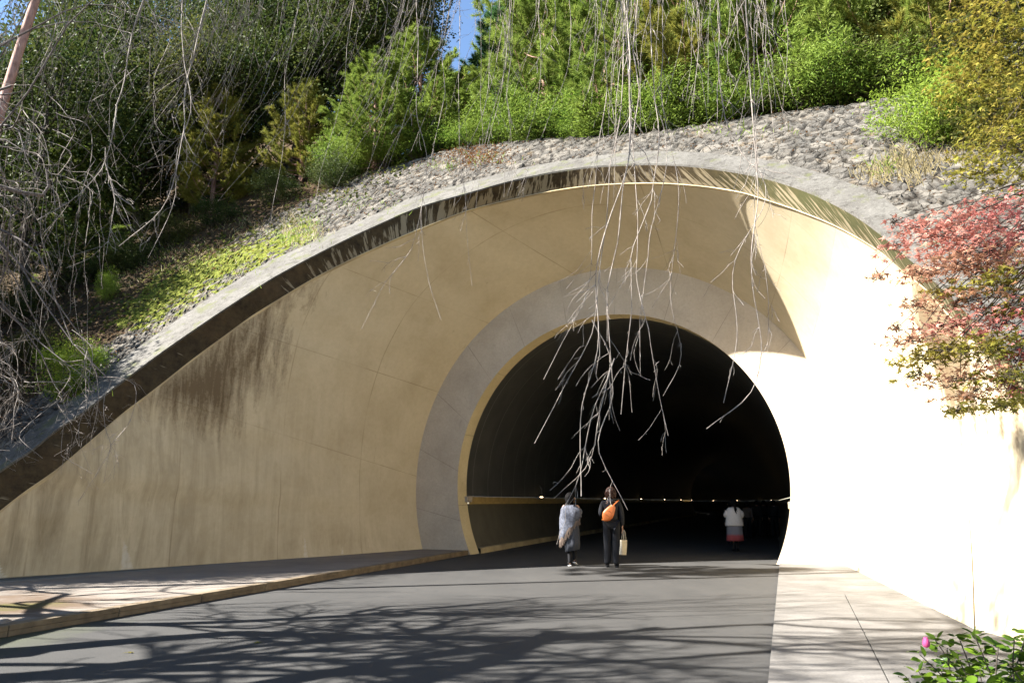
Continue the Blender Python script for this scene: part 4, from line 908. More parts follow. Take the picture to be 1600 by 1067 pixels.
# weeping tree by the left edge
wb = (-9.0, 9.3, 0); wtree = empty('weeping_tree', wb, 'dense tangle of contorted bare twigs from a weeping tree at the left edge', 'tree'); rng = np.random.default_rng(5); tr = Acc()
T0 = np.array([-8.4, 9.6, 5.2]); t = np.linspace(0, 1, 12)[:, None]; tube(tr, (np.array(wb)-[0, 0, .2])*(1-t)+T0*t+wiggle(rng, 12, .25), np.linspace(.17, .11, 12), 9)
KNK[0] = 3.2; rest = Acc()
for i in range(96):
    if i < 50: u0 = rng.uniform(-90, 130); v0 = rng.uniform(150, 330); ve = rng.uniform(420, 640)
    elif i < 74: u0 = rng.uniform(-60, 330); v0 = rng.uniform(-80, 60); ve = v0+rng.uniform(140, 260)
    else: u0 = rng.uniform(-40, 190); v0 = rng.uniform(520, 620); ve = v0+rng.uniform(80, 170)
    if i >= 74: u0 = rng.choice([rng.uniform(-20, 40), rng.uniform(70, 190)]); 
    D = rng.uniform(9.0, 11.5) if i < 74 else rng.uniform(9.2, 10.8)
    pts = [(u0-rng.uniform(0, 60), v0-20), (u0+rng.uniform(-10, 25), v0), (u0+rng.normal()*14, v0*.5+ve*.5), (u0+rng.normal()*22, ve)]
    P = pxs(pts, D, rng.normal()*.1); a = Acc() if i < 60 else rest; hang(a, P, .0042, .0016, rng, 13, .55, sides=4, droop=.1)
    if i % 2 == 0:
        j = T0+np.array([rng.normal()*.5, rng.normal()*.4, rng.uniform(-.5, 1.2)]); tt_ = np.linspace(0, 1, 9)[:, None]; tube(tr, j*(1-tt_)+P[0]*tt_+np.array([0, 0, .5])*np.sin(tt_*math.pi)+wiggle(rng, 9, .12), np.linspace(.02, .007, 9), 4)
    if i < 60: a.obj('hanging_branch', M['twig'], wtree, base=wb)
o = rest.obj('hanging_branch', M['twig'], wtree, base=wb); o['kind'] = 'stuff'; o['label'] = 'crowd of thin contorted twigs'
for k in range(7):
    e = T0+np.array([rng.uniform(-.6, 2.4), rng.normal()*.8, rng.uniform(.4, 1.8)]); tt_ = np.linspace(0, 1, 10)[:, None]; tube(tr, T0*(1-tt_)+e*tt_+wiggle(rng, 10, .2), np.linspace(.07, .015, 10), 6)
tr.obj('trunk', M['cbark'], wtree, True, base=wb)
KNK[0] = 1.
# leaning reddish pine trunk in the left corner
p = onpl(-5, 235, cn, AE-0); a = Acc(); b0 = at(-12, 215, 13.0); e0 = at(75, -60, 13.6); bb = np.array([b0[0], b0[1], b0[2]])-(e0-b0)*1.6
t = np.linspace(0, 1, 16)[:, None]; tp_ = np.vstack([bb*(1-t)+e0*t, densify(np.array([e0, e0+[-.5, .2, 1.6], e0+[-2.6, .3, 3.0], e0+[-5.6, .4, 3.6]]), .5)[1:]]); tube(a, tp_+wiggle(rng, len(tp_), .14), np.linspace(.11, .05, len(tp_)), 9)
lr = empty('pine_tree', tuple(bb), 'leaning pine with a bare reddish trunk in the upper left corner', 'tree'); a.obj('trunk', M['pbark'], lr, True, base=bb)
fo = proto('pine', 3, 'pine', 'pbark')['foliage']; o = bpy.data.objects.new('crown', fo); COL.objects.link(o); o.parent = lr; o.location = tuple(e0-bb+np.array([-5.6, .4, .8])); o.scale = (.6, .6, .5)

# big bare tree beyond the left edge, whose branches draw the shadows on the road
def bare_tree(name, base, seed, label, h, spread, clip):
    rng = np.random.default_rng(seed); root = empty(name, base, label, 'tree', 'bare trees beyond the left edge'); tr = Acc(); b = np.array(base, float)
    def grow(p, d, L, r, lv):
        n = 7; pts = [p]; dd_ = d.copy()
        for i in range(n): dd_ = dd_+rng.normal(size=3)*.11+np.array([0, 0, .03]); dd_ /= np.linalg.norm(dd_); pts.append(pts[-1]+dd_*L/n)
        pts = np.array(pts); keep = len(pts)
        for i, q_ in enumerate(pts):
            uu, vv, zz = proj(q_)
            if zz > 0 and uu > -25 and vv > -25: keep = i; break
        if keep < 3: return
        pts = pts[:keep]; tube(tr, pts, np.linspace(r, r*.62, n+1)[:keep], 7 if lv < 2 else 4)
        if keep < n+1 or lv >= 5: return
        for k in range(3 if lv < 4 else 4):
            i = rng.integers(3, n+1) if k else n; a_ = rng.normal(size=3); a_ -= dd_*(a_@dd_); a_ /= np.linalg.norm(a_); e = dd_*.8+a_*rng.uniform(.4, .95)*spread; e /= np.linalg.norm(e); grow(pts[i], e, L*rng.uniform(.62, .86), r*.6, lv+1)
    grow(b-[0, 0, .2], np.array([.1, 0, 1.]), h*.3, .26, 0); tr.obj('trunk', M['cbark'], root, True, base=b); return root
bare_tree('bare_tree', (-9.6, 6.6, 0), 4, 'large bare tree outside the left edge casting branch shadows over the road', 11.5, 1.0, 0)
bare_tree('bare_tree', (-7.4, 7.8, 0), 14, 'tall bare tree outside the left edge, nearest to the portal', 14, 1.25, 0)
bare_tree('bare_tree', (-6.9, 4.4, 0), 23, 'bare tree outside the left edge with the widest crown over the road', 16, 1.2, 0)
bare_tree('bare_tree', (-5.6, 3.2, 0), 41, 'slender bare tree outside the left edge, closest to the camera', 15, 1.25, 0)
bare_tree('bare_tree', (-8.2, 2.6, 0), 9, 'second bare tree outside the left edge nearer the camera casting shadows', 11, 1.0, 0)

# ---- camellia in the lower right corner
rng = np.random.default_rng(21); cbp = at(1545, 1110, 3.4); cbp[2] = 0; cam_ = empty('camellia_shrub', tuple(cbp), 'glossy green camellia shrub with one pink bud in the lower right corner', 'shrub'); st = Acc(); lf = Acc(); budp = None
ends = [(1437, 1022), (1462, 1000), (1480, 1012), (1500, 1000), (1522, 990), (1500, 1030), (1530, 1040), (1470, 1040), (1560, 1010), (1585, 995), (1600, 1010), (1575, 1040), (1610, 1040), (1545, 1060), (1480, 1065), (1415, 1056), (1435, 1048), (1620, 1005), (1640, 1030), (1590, 1070), (1520, 1075), (1450, 1080), (1650, 1060), (1600, 985)]
for (u, v) in ends:
    D = 3.4+rng.uniform(-.35, .35); e = at(u, v, D); s_ = cbp+np.array([rng.normal()*.06, rng.normal()*.06, 0]); md = (s_+e)/2+np.array([(s_-e)[0]*.3, 0, .08]); P = densify(np.array([s_, md, e]), .04); P = P+wiggle(rng, len(P), .015); tube(st, P, np.linspace(.008, .002, len(P)), 5)
    n = 36; k = rng.integers(int(len(P)*.55), len(P), n); base_ = P[k]+rng.normal(size=(n, 3))*.01
    for b in base_:
        d = rng.normal(size=3); d[2] = abs(d[2])*.4; d /= np.linalg.norm(d); nn = np.array([rng.normal()*.4, rng.normal()*.4, 1.]); sd = np.cross(d, nn); sd /= np.linalg.norm(sd); nn = np.cross(sd, d); L = rng.uniform(.038, .068)
        T6 = np.array([(0, 0, 0), (.24, .25, .03), (.30, .55, .05), (.16, .85, 0), (0, 1.05, -.12), (-.16, .85, 0), (-.30, .55, .05), (-.24, .25, .03)]); V8 = b+L*(T6[:, :1]*sd+T6[:, 1:2]*d+T6[:, 2:]*nn)
        mid = b+L*np.array([(0, .25, -.04), (0, .55, -.04), (0, .85, -.06)])[:, 1:2]*d-nn*L*.04; VV = np.vstack([V8, mid])
        lf.add(VV, [[0, 1, 8, 0][:3]+[8]] if False else [[1, 2, 9, 8], [2, 3, 10, 9], [5, 6, 9, 10], [6, 7, 8, 9]]); lf.add(VV, [[0, 1, 8], [0, 8, 7], [3, 4, 10], [4, 5, 10]])
st.obj('stem', M['dbark'], cam_, True, base=cbp); lf.obj('foliage', M['glossy'], cam_, True, base=cbp)
bm = bmesh.new(); bmesh.ops.create_uvsphere(bm, u_segments=12, v_segments=8, radius=.014)
for v in bm.verts: v.co.z *= 1.5; v.co.x *= 1-.25*max(0, v.co.z/.02); v.co += Vector((0.15*v.co.z*math.sin(9*v.co.x*50), 0, 0))
me = bpy.data.meshes.new('bud'); bm.to_mesh(me); bm.free(); o = link('bud', me, M['pink'], cam_, True); o.location = tuple(at(1447, 1003, 3.2)-cbp)
#@@PEOPLE
# ------------------------------------------------------------------ people
def skin(name, nodes, edges, mat, parent, label=None, sub=2):
    """nodes: {key: ((x,y,z), rx, ry)} first key is the root"""
    keys = list(nodes); me = bpy.data.meshes.new(name); me.from_pydata([nodes[k][0] for k in keys], [(keys.index(a), keys.index(b)) for a, b in edges], [])
    o = bpy.data.objects.new('tmp', me); COL.objects.link(o); md = o.modifiers.new('s', 'SKIN'); md.use_smooth_shade = True; md.branch_smoothing = .6; sb = o.modifiers.new('u', 'SUBSURF'); sb.levels = sub; sb.render_levels = sub
    if not me.skin_vertices: me.attributes.new('skin_vertices', 'FLOAT', 'POINT')
    for i, k in enumerate(keys):
        sv_ = me.skin_vertices[0].data[i]; sv_.radius = nodes[k][1:3]; sv_.use_root = (i == 0); sv_.use_loose = False
    dg = bpy.context.evaluated_depsgraph_get(); dg.update(); m2 = bpy.data.meshes.new_from_object(o.evaluated_get(dg)); m2.name = name; bpy.data.objects.remove(o)
    m2.materials.clear(); r = link(name, m2, mat, parent, True)
    if label: r['label'] = label
    return r
def joinell(me, items):
    bm = bmesh.new(); bm.from_mesh(me)
    for c, r in items: bmesh.ops.create_uvsphere(bm, u_segments=12, v_segments=8, radius=1, matrix=Matrix.Translation(c) @ Matrix.Diagonal((*r, 1)))
    bm.to_mesh(me); bm.free(); me.shade_smooth()
def blob(name, c, r, mat, parent, seed=0, amp=.1, fn=None, label=None):
    from mathutils import noise as mn
    bm = bmesh.new(); bmesh.ops.create_uvsphere(bm, u_segments=36, v_segments=24, radius=1)
    for v in bm.verts:
        d = v.co.copy(); k = 1+amp*mn.noise(Vector((d.x*7, d.y*7, d.z*2.2))+Vector((seed*3.1, 0, 0))); v.co = Vector((d.x*r[0]*k, d.y*r[1]*k, d.z*r[2]*k))
        if fn: v.co = fn(v.co, d)
        v.co += Vector(c)
    me = bpy.data.meshes.new(name); bm.to_mesh(me); bm.free(); o = link(name, me, mat, parent, True)
    if label: o['label'] = label
    return o
def loft(name, rings, mat, parent, seg=40, fold=0, label=None, botf=None, thick=.006):
    """rings: (cx, cy, z, rx, ry); folds grow downwards"""
    V = []; n = len(rings)
    for i, (cx, cy, z, rx, ry) in enumerate(rings):
        for j in range(seg):
            a = j*2*math.pi/seg; k = 1+fold*(i/(n-1))*math.sin(a*9+1.3*math.sin(a*2))+(fold*.9*math.sin(i*2.3+a*1.4) if botf and thick > .01 else 0); zz = z
            if botf: zz = z+botf(a, i/(n-1))
            V.append((cx+rx*k*math.cos(a), cy+ry*k*math.sin(a), zz))
    me = npmesh(name, V, gridfaces(n, seg, True)); o = link(name, me, mat, parent, True); so_ = o.modifiers.new('t', 'SOLIDIFY'); so_.thickness = thick
    if label: o['label'] = label
    return o
def hand(nodes, edges, wrist, w, s, curl=.5, down=True):
    """five separate fingers from the palm; w wrist position, s = side (+1 right)"""
    w = Vector(w); nodes['palm'+str(s)] = (tuple(w+Vector((0, .004, -.055))), .030, .015); edges.append((wrist, 'palm'+str(s)))
    for i, (dx, L) in enumerate(((-.026, .062), (-.009, .072), (.009, .068), (.025, .052))):
        a = w+Vector((s*0+.006*0, dx*1., -.088)); a = w+Vector((0, dx, -.085)); b = a+Vector((-s*.006*curl*3, 0, -L*.5)); c = b+Vector((-s*.018*curl*2, 0, -L*.38))
        for nme, p, r in (('f%d%da' % (s, i), a, .0085), ('f%d%db' % (s, i), b, .0075), ('f%d%dc' % (s, i), c, .006)): nodes[nme] = (tuple(p), r, r)
        edges += [('palm'+str(s), 'f%d%da' % (s, i)), ('f%d%da' % (s, i), 'f%d%db' % (s, i)), ('f%d%db' % (s, i), 'f%d%dc' % (s, i))]
    a = w+Vector((0, .03, -.04)); b = a+Vector((-s*.012, .022, -.03)); nodes['th%da' % s] = (tuple(a), .010, .010); nodes['th%db' % s] = (tuple(b), .008, .008); edges += [('palm'+str(s), 'th%da' % s), ('th%da' % s, 'th%db' % s)]
def body(root, pose, w=1.0, headturn=0.):
    """pose gives joints: hipL.. etc; returns limb dictionaries"""
    J = dict(pel=(0, 0, .93), waist=(0, 0, 1.05), chest=(0, .0, 1.22), neck=(0, .0, 1.37), hd0=(0, .015, 1.42), hd1=(0, .02, 1.49), hd2=(0, .02, 1.55),
             shL=(-.165, 0, 1.33), shR=(.165, 0, 1.33), elL=(-.20, .0, 1.07), elR=(.20, .0, 1.07), wrL=(-.20, .04, .84), wrR=(.20, .04, .84),
             hiL=(-.085, 0, .88), hiR=(.085, 0, .88), knL=(-.09, .02, .49), knR=(.09, .02, .49), anL=(-.09, -.01, .085), anR=(.09, -.01, .085), toL=(-.095, .13, .03), toR=(.095, .13, .03)); J.update(pose)
    r = dict(pel=(.13, .10), waist=(.115, .09), chest=(.145, .10), neck=(.052, .052), hd0=(.058, .065), hd1=(.074, .09), hd2=(.066, .08), shL=(.055, .055), shR=(.055, .055), elL=(.042, .042), elR=(.042, .042), wrL=(.026, .024), wrR=(.026, .024),
             hiL=(.082, .088), hiR=(.082, .088), knL=(.056, .06), knR=(.056, .06), anL=(.036, .04), anR=(.036, .04), toL=(.038, .024), toR=(.038, .024))
    nd = {k: (J[k], r[k][0]*w, r[k][1]*w) for k in J}; ed = [('pel', 'waist'), ('waist', 'chest'), ('chest', 'neck'), ('neck', 'hd0'), ('hd0', 'hd1'), ('hd1', 'hd2')]
    for S_, s in (('L', -1), ('R', 1)):
        ed += [('chest', 'sh'+S_), ('sh'+S_, 'el'+S_), ('el'+S_, 'wr'+S_), ('pel', 'hi'+S_), ('hi'+S_, 'kn'+S_), ('kn'+S_, 'an'+S_), ('an'+S_, 'to'+S_)]
        hand(nd, ed, 'wr'+S_, J['wr'+S_], s)
    o = skin('body', nd, ed, M['skin'], root, sub=1)
    c, sn = math.cos(headturn), math.sin(headturn)
    def H(x, y, z): return (J['hd1'][0]+x*c+y*sn, J['hd1'][1]-x*sn+y*c, z)
    zf = J['hd1'][2]; joinell(o.data, [(H(0, .10, zf-.01), (.012, .018, .018)), (H(-.03, .083, zf+.015), (.012, .008, .007)), (H(.03, .083, zf+.015), (.012, .008, .007)), (H(0, .088, zf-.048), (.022, .008, .006)), (H(-.08, 0, zf), (.010, .018, .028)), (H(.08, 0, zf), (.010, .018, .028)), (H(0, .06, zf-.075), (.03, .03, .02))])
    return J, r, nd
def cloth(name, J, keys, edges, rad, mat, root, label=None): return skin(name, {k: (J[k], *rad[k]) for k in keys}, edges, mat, root, label)
LEG = lambda S_: [('hi'+S_, 'kn'+S_), ('kn'+S_, 'an2'+S_)]
def trousers(J, root, mat, k=1.):
    J = dict(J); rad = dict(pel=(.15*k, .115*k)); keys = ['pel']; ed = []
    for S_ in 'LR':
        a = Vector(J['an'+S_]); kn = Vector(J['kn'+S_]); J['an2'+S_] = tuple(a+(kn-a).normalized()*-.055); J['mid'+S_] = tuple((Vector(J['hi'+S_])+kn)/2)
        keys += ['hi'+S_, 'mid'+S_, 'kn'+S_, 'an2'+S_]; rad.update({'hi'+S_: (.10*k, .105*k), 'mid'+S_: (.09*k, .095*k), 'kn'+S_: (.074*k, .08*k), 'an2'+S_: (.066*k, .075*k)}); ed += [('pel', 'hi'+S_), ('hi'+S_, 'mid'+S_), ('mid'+S_, 'kn'+S_), ('kn'+S_, 'an2'+S_)]
    return cloth('trousers', J, keys, ed, rad, mat, root)
def jacket(J, root, mat, k=1., hem=.80, label=None, name='jacket'):
    J = dict(J); J['hem'] = (J['pel'][0], J['pel'][1], hem); J['nk'] = (J['neck'][0], J['neck'][1], 1.365)
    rad = dict(chest=(.175*k, .125*k), waist=(.155*k, .12*k), hem=(.17*k, .13*k), nk=(.07, .07)); keys = ['chest', 'waist', 'hem', 'nk']; ed = [('chest', 'waist'), ('waist', 'hem'), ('chest', 'nk')]
    for S_ in 'LR': keys += ['sh'+S_, 'el'+S_, 'wr'+S_]; rad.update({'sh'+S_: (.078*k, .08*k), 'el'+S_: (.060*k, .062*k), 'wr'+S_: (.044*k, .044*k)}); ed += [('chest', 'sh'+S_), ('sh'+S_, 'el'+S_), ('el'+S_, 'wr'+S_)]
    return cloth(name, J, keys, ed, rad, mat, root, label)
def shoes(J, root, mat, sole=None):
    for S_ in 'LR':
        a = Vector(J['an'+S_]); t = Vector(J['to'+S_]); h = a+Vector((0, -.03, 0)); h.z = max(a.z-.045, .04)
        o = skin('shoe', {'a': (tuple(h), .042, .042), 'b': (tuple(h.lerp(t, .55)), .042, .036), 'c': (tuple(t+(t-h).normalized()*.02), .036, .026), 'd': (tuple(a+Vector((0, 0, .0))), .042, .042)}, [('a', 'b'), ('b', 'c'), ('a', 'd')], mat, root)
        if sole: skin('sole', {'a': (tuple(h-Vector((0, 0, .028))), .045, .014), 'b': (tuple(h.lerp(t, .5)-Vector((0, 0, .026))), .045, .014), 'c': (tuple(t+(t-h).normalized()*.03-Vector((0, 0, .012))), .038, .012)}, [('a', 'b'), ('b', 'c')], sole, o)
def person(u, vfoot, vtop, label, rz=0., group=None, base_h=1.60):
    g = ground(u, vfoot, .006); top = at(u, vtop, g[1]); sc = (top[2]-.006)/base_h
    az = math.atan2(g[0], g[1]); r = empty('person', (g[0], g[1], .006), label, 'person', group, -az+rz); r.scale = (sc, sc, sc); return r

# woman in the grey shawl, walking, head turned to the right
p = person(893, 884, 771, 'woman wrapped in a fringed grey shawl and long grey skirt walking in', -.25, base_h=1.60)
J, r_, nd = body(p, dict(knL=(-.05, .03, .47), knR=(.06, .12, .50), anL=(-.03, -.02, .085), toL=(-.06, .10, .03), anR=(.05, .04, .16), toR=(.08, .15, .05), elL=(-.2, .06, 1.08), wrL=(-.08, .16, 1.12), elR=(.2, .07, 1.08), wrR=(.08, .17, 1.10)), headturn=.95)
blob('hair', (-.015, -.02, 1.50), (.108, .118, .125), M['hairk'], p, 1, .14, lambda c, d: Vector((c.x, c.y-.0, c.z*(1.3 if d.z < 0 else 1))))
skin('scarf', {'a': ((0, -.01, 1.36), .095, .09), 'b': ((.06, .0, 1.31), .12, .11), 'c': ((-.05, 0, 1.30), .10, .10)}, [('a', 'b'), ('a', 'c')], M['black'], p)
skin('top', {'c': ((0, 0, 1.22), .165, .12), 'n': ((0, 0, 1.37), .075, .075), 'w': ((0, 0, 1.0), .15, .12)}, [('c', 'n'), ('c', 'w')], M['black'], p)
skin('leggings', {'k': (J['knL'], .06, .065), 'a': ((J['anL'][0], J['anL'][1], .05), .045, .05)}, [('k', 'a')], M['black'], p)
skin('leggings', {'k': (J['knR'], .06, .065), 'a': ((J['anR'][0], J['anR'][1], .12), .045, .05)}, [('k', 'a')], M['black'], p)
loft('skirt', [(0, 0, 1.0, .15, .12), (0, 0, .9, .175, .145), (.005, .02, .7, .18, .16), (.015, .03, .5, .17, .165), (.02, .035, .33, .155, .16)], M['skirt'], p, fold=.05, botf=lambda a, t: .03*t*math.cos(a))
def shf(a, t): return t*t*(.27*math.cos(a-.15)-.03)+.02*math.sin(a*3+t*17)*t
loft('shawl', [(.0, 0, 1.335, .11, .10), (-.01, 0, 1.31, .165, .125), (-.01, 0, 1.26, .21, .15), (0, 0, 1.20, .235, .165), (.01, 0, 1.13, .25, .18), (-.01, 0, 1.04, .25, .18), (-.01, 0, .95, .24, .178), (-.02, 0, .87, .232, .175), (-.025, 0, .80, .225, .172)], M['shawl'], p, 56, .045, botf=shf, thick=.012)
fr = Acc(); rg = np.random.default_rng(3)
for k in range(150):
    a = k/150*2*math.pi; z = .80+shf(a, 1); x = -.025+.225*math.cos(a)*1.0; y = .172*math.sin(a); L = rg.uniform(.07, .13)
    tube(fr, [(x*1.02, y*1.02, z+.09), (x*1.06, y*1.06, z+.02), (x*1.05+rg.normal()*.008, y*1.05, z-L*.5), (x*1.04+rg.normal()*.015, y*1.04, z-L)], [.007, .006, .005, .003], 4)
sh = [c for c in p.children if c.name.startswith('shawl')][0]; fr.obj('fringe', M['fringe'], sh)
shoes(J, p, M['shoe'], M['white'])

# woman with the orange bag and the pale tote
p = person(957, 886, 762, 'woman in black hooded jacket and trousers with orange sling bag on her back', 0, base_h=1.62)
J, r_, nd = body(p, dict(elL=(-.215, .06, 1.07), wrL=(-.15, .19, 1.05), elR=(.215, .0, 1.07), wrR=(.225, .02, .83), knL=(-.09, .05, .49), anL=(-.10, .04, .10), toL=(-.12, .17, .03), anR=(.09, -.02, .085)))
hb_ = blob('hair', (0, -.005, 1.515), (.104, .116, .125), M['hairb'], p, 4, .3)
ha = Acc(); rg = np.random.default_rng(8)
for k in range(320):
    a_, e_ = rg.uniform(0, 6.283), rg.uniform(-.5, 1.45); d_ = np.array([math.cos(a_)*math.cos(e_), math.sin(a_)*math.cos(e_), math.sin(e_)]); q_ = np.array([0, -.005, 1.515])+d_*np.array([.102, .114, .122]); tube(ha, [q_, q_+d_*.014-np.array([0, 0, .025]), q_+d_*.008-np.array([0, 0, .065])], [.008, .008, .002], 4)
ha.obj('locks', M['hairb'], hb_)
trousers(J, p, M['trousers'], 1.06); jk = jacket(J, p, M['jacket'], 1.06, .88)
skin('hood', {'a': ((-.085, -.05, 1.39), .045, .05), 'b': ((0, -.10, 1.345), .06, .07), 'c': ((.085, -.05, 1.39), .045, .05), 'd': ((0, -.125, 1.28), .03, .03)}, [('b', 'a'), ('b', 'c'), ('b', 'd')], M['jacket'], jk)
shoes(J, p, M['shoe'], M['shoe'])
# bag: its own thing, worn across the back
def teardrop(name, mat, parent, L, wd, th):
    V = []; n = 26; prof = [(math.sin(i/(n-1)*math.pi)) for i in range(n)]; seg = 24
    for i in range(n):
        t = i/(n-1); z = (t-.5)*L; wv_ = wd*.5*(min(1, math.sin(min(t*2.3, 1)*math.pi/2)**.6)*(1-.62*max(0, (t-.35)/.65)**1.6))*(1 if t < .995 else .05); wv_ = max(wv_, .002) if 0 < i < n-1 else .002
        for j in range(seg):
            a = j*2*math.pi/seg; cx, sy = math.cos(a), math.sin(a); V.append((wv_*math.copysign(abs(cx)**.7, cx), th*.5*(wv_/(wd*.5))**.5*math.copysign(abs(sy)**.7, sy), z))
    return link(name, npmesh(name, V, gridfaces(n, seg, True)), mat, parent, True)
bag = empty('sling_bag', (0, 0, 0), 'orange leather sling bag worn diagonally across the back of the black jacket', 'bag')
sc = p.scale[0]; Mp = Matrix.LocRotScale(p.location, p.rotation_euler, p.scale); bag.matrix_world = Mp @ Matrix.Translation((-.045, -.175, 1.10)) @ Matrix.Rotation(R(33), 4, 'Y')
bb_ = teardrop('bag_body', M['orange'], bag, .38, .235, .11)
zp = Acc(); tube(zp, [(-.055, -.047, .02), (-.03, -.052, .035), (0, -.054, .04), (.03, -.052, .035), (.05, -.046, .02)], .004, 5); tube(zp, [(-.07, -.046, -.06), (0, -.056, -.055), (.07, -.046, -.06)], .0035, 5); zp.obj('zip', M['hairb'], bb_)
sp_ = Acc(); tube(sp_, [(.0, .0, .17), (.0, .02, .22), (.02, .07, .29), (.03, .13, .335), (.02, .22, .33)], [.012, .013, .013, .013, .013], 6); tube(sp_, [(-.02, .02, -.17), (-.045, .06, -.19), (-.05, .12, -.19)], .010, 6); sp_.obj('strap', M['orange'], bag)
tote = empty('tote_bag', (0, 0, 0), 'pale canvas tote hanging from the right hand of the woman in black', 'bag'); tote.matrix_world = Mp @ Matrix.Translation((.245, .02, .55)) @ Matrix.Rotation(R(4), 4, 'Y') @ Matrix.Rotation(R(62), 4, 'Z')
bm = bmesh.new(); bmesh.ops.create_grid(bm, x_segments=10, y_segments=10, size=.5); bmesh.ops.delete(bm, geom=bm.verts[:], context='VERTS')
V = []; nz = 12; seg = 28
for i in range(nz):
    t = i/(nz-1); z = -.30+.30*t; hx = .125*(.93+.07*t); hy = .035*(1-.35*t)+.004
    for j in range(seg):
        a = j*2*math.pi/seg; cx, sy = math.cos(a), math.sin(a); V.append((hx*math.copysign(abs(cx)**.35, cx), hy*math.copysign(abs(sy)**.6, sy)*(1+.2*math.sin(5*t+3*a)), z))
bm.free(); F_ = gridfaces(nz, seg, True); o = link('bag_body', npmesh('bag_body', V, [F_, np.array([list(range(seg))[::-1]])]), M['canvas'], tote, True); md = o.modifiers.new('t', 'SOLIDIFY'); md.thickness = .004
hd_ = Acc()
for sy in (-.02, .02): tube(hd_, [(-.06, sy, -.03), (-.055, sy, .05), (-.025, sy*.6, .17), (0, 0, .205), (.025, sy*.6, .17), (.055, sy, .05), (.06, sy, -.03)], .007, 6)
hd_.obj('handle', M['canvas'], tote)

# woman in the cream coat inside the tunnel mouth
p = person(1150, 862, 781, 'woman in short cream coat and grey skirt with red hem inside the tunnel', .1, base_h=1.60)
J, r_, nd = body(p, dict(elL=(-.24, .03, 1.1), wrL=(-.16, .2, 1.08), elR=(.24, .03, 1.1), wrR=(.16, .2, 1.08), knL=(-.05, .02, .49), knR=(.06, .02, .49), anL=(-.04, 0, .085), anR=(.05, 0, .085)))
blob('hair', (0, -.005, 1.51), (.10, .115, .12), M['hairk'], p, 7, .12)
tl_ = Acc(); tube(tl_, [(.01, -.10, 1.46), (.03, -.15, 1.38), (.035, -.165, 1.28), (.06, -.17, 1.17)], [.035, .04, .032, .008], 8); tube(tl_, [(.01, -.10, 1.44), (.05, -.15, 1.36), (.10, -.16, 1.25)], [.03, .022, .006], 6); tl_.obj('ponytail', M['hairk'], [c for c in p.children if c.name.startswith('hair')][0], True)
loft('coat', [(0, 0, 1.37, .09, .085), (0, 0, 1.345, .165, .12), (0, 0, 1.28, .215, .15), (0, 0, 1.15, .225, .165), (0, 0, 1.0, .24, .18), (0, 0, .86, .265, .195), (0, 0, .80, .275, .2)], M['coat'], p, fold=.015, thick=.014)
for S_, s in (('L', -1), ('R', 1)): skin('sleeve', {'a': ((s*.17, 0, 1.28), .09, .09), 'b': ((s*.26, .02, 1.11), .085, .085), 'c': ((s*.2, .15, 1.07), .07, .07)}, [('a', 'b'), ('b', 'c')], M['coat'], p)
loft('skirt', [(0, 0, .92, .19, .15), (0, 0, .75, .235, .185), (0, 0, .5, .25, .2), (0, 0, .34, .26, .21)], M['gskirt'], p, fold=.05)
for S_ in 'LR': skin('boot', {'k': (J['kn'+S_], .055, .06), 'a': (J['an'+S_], .042, .046), 't': (J['to'+S_], .038, .03)}, [('k', 'a'), ('a', 't')], M['black'], p)

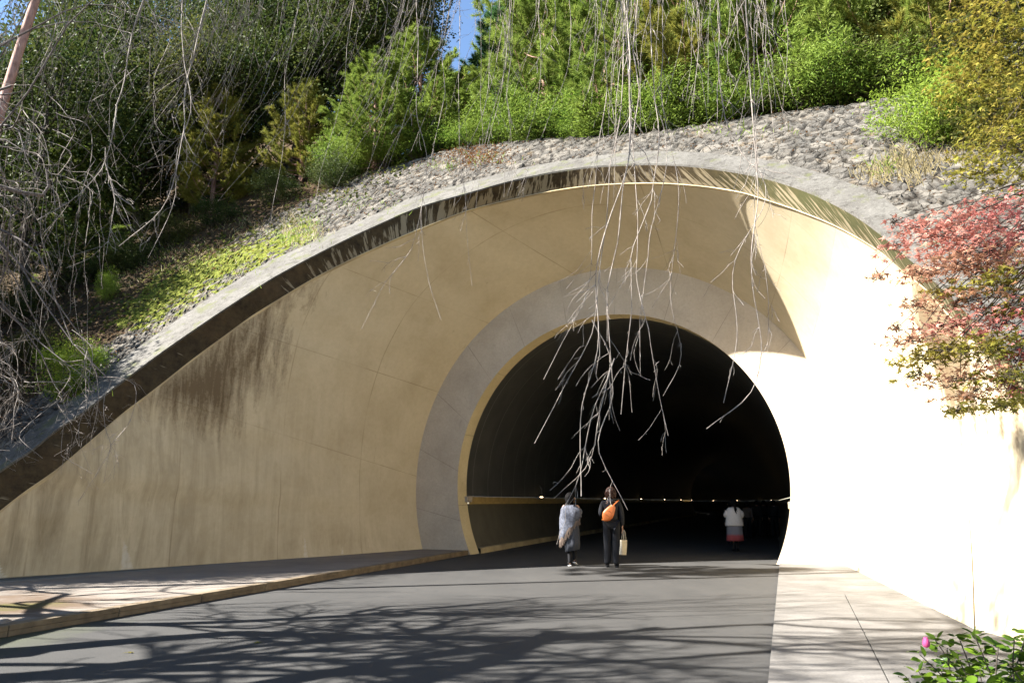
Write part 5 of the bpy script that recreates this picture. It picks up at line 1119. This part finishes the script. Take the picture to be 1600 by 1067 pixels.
# companions in the dark of the tunnel
for (u, vf, vt, jm, lb, rz) in [(1170, 842, 785, 'brownc', 'person in brownish jacket and dark trousers just beyond the cream coat', .2), (1143, 851, 785, 'black', 'person in black mostly hidden in front of the woman in the cream coat', 0),
                                (1185.5, 838, 782, 'black', 'dark figure deep in the tunnel right of the brownish jacket', -.2), (1196, 836, 782, 'jacket', 'dark figure walking away between two other silhouettes near the right wall', .1), (1212, 840, 782, 'black', 'dark figure nearest the right wall of the tunnel', 0)]:
    p = person(u, vf, vt, lb, rz, 'people walking away in the dark tunnel'); sd = 1 if int(u) % 2 else -1
    J, r_, nd = body(p, dict(anL=(-.1, .12*sd, .1), anR=(.1, -.12*sd, .1), toL=(-.1, .12*sd+.12, .05), toR=(.1, -.12*sd+.13, .05), knL=(-.09, .10*sd+.03, .5), knR=(.09, -.02*sd+.03, .5)))
    blob('hair', (0, -.005, 1.51), (.095, .108, .115), M['hairk'], p, int(u), .12); trousers(J, p, M['black']); jacket(J, p, M[jm], 1.08, .82); shoes(J, p, M['shoe'])

# lamps in little niches above the ledge
def lamp(i, side, lab):
    pth, h = path[i]; rv = np.array([math.cos(h), -math.sin(h), 0]); fw = np.array([math.sin(h), math.cos(h), 0]); c = np.array([pth[0], pth[1], 0])+rv*side*(RT*math.cos(phz(1.7))-.10)+np.array([0, 0, 1.60])
    r = empty('wall_lamp', tuple(c), lab, 'lamp', 'small wall lamps above the tunnel ledge', -h)
    bm = bmesh.new(); bmesh.ops.create_cube(bm, size=1, matrix=Matrix.Diagonal((.14, .42, .07, 1))); bmesh.ops.bevel(bm, geom=bm.edges[:], offset=.012, segments=2, affect='EDGES'); me = bpy.data.meshes.new('housing'); bm.to_mesh(me); bm.free(); link('housing', me, M['metal'], r)
    bm = bmesh.new(); bmesh.ops.create_cube(bm, size=1, matrix=Matrix.Translation((-side*.074, 0, .02)) @ Matrix.Diagonal((.012, .34, .022, 1))); me = bpy.data.meshes.new('diffuser'); bm.to_mesh(me); bm.free(); link('diffuser', me, M['glow'], r)
    a = Acc(); tube(a, [(side*.02, .22, -.02), (side*-.03, .225, .12), (side*-.01, .225, .3), (side*.07, .225, .46)], [.012, .014, .012, .008], 6); a.obj('hood', M['metal'], r)
for k, i in enumerate((8, 20, 32, 44, 56, 68)): lamp(i, -1, 'small lamp above the left tunnel ledge, %s one from the mouth' % ords[k])
for k, i in enumerate((74, 86, 98, 110, 122)): lamp(i, 1, 'small lamp on the far curving right tunnel wall, %s one visible' % ords[k])
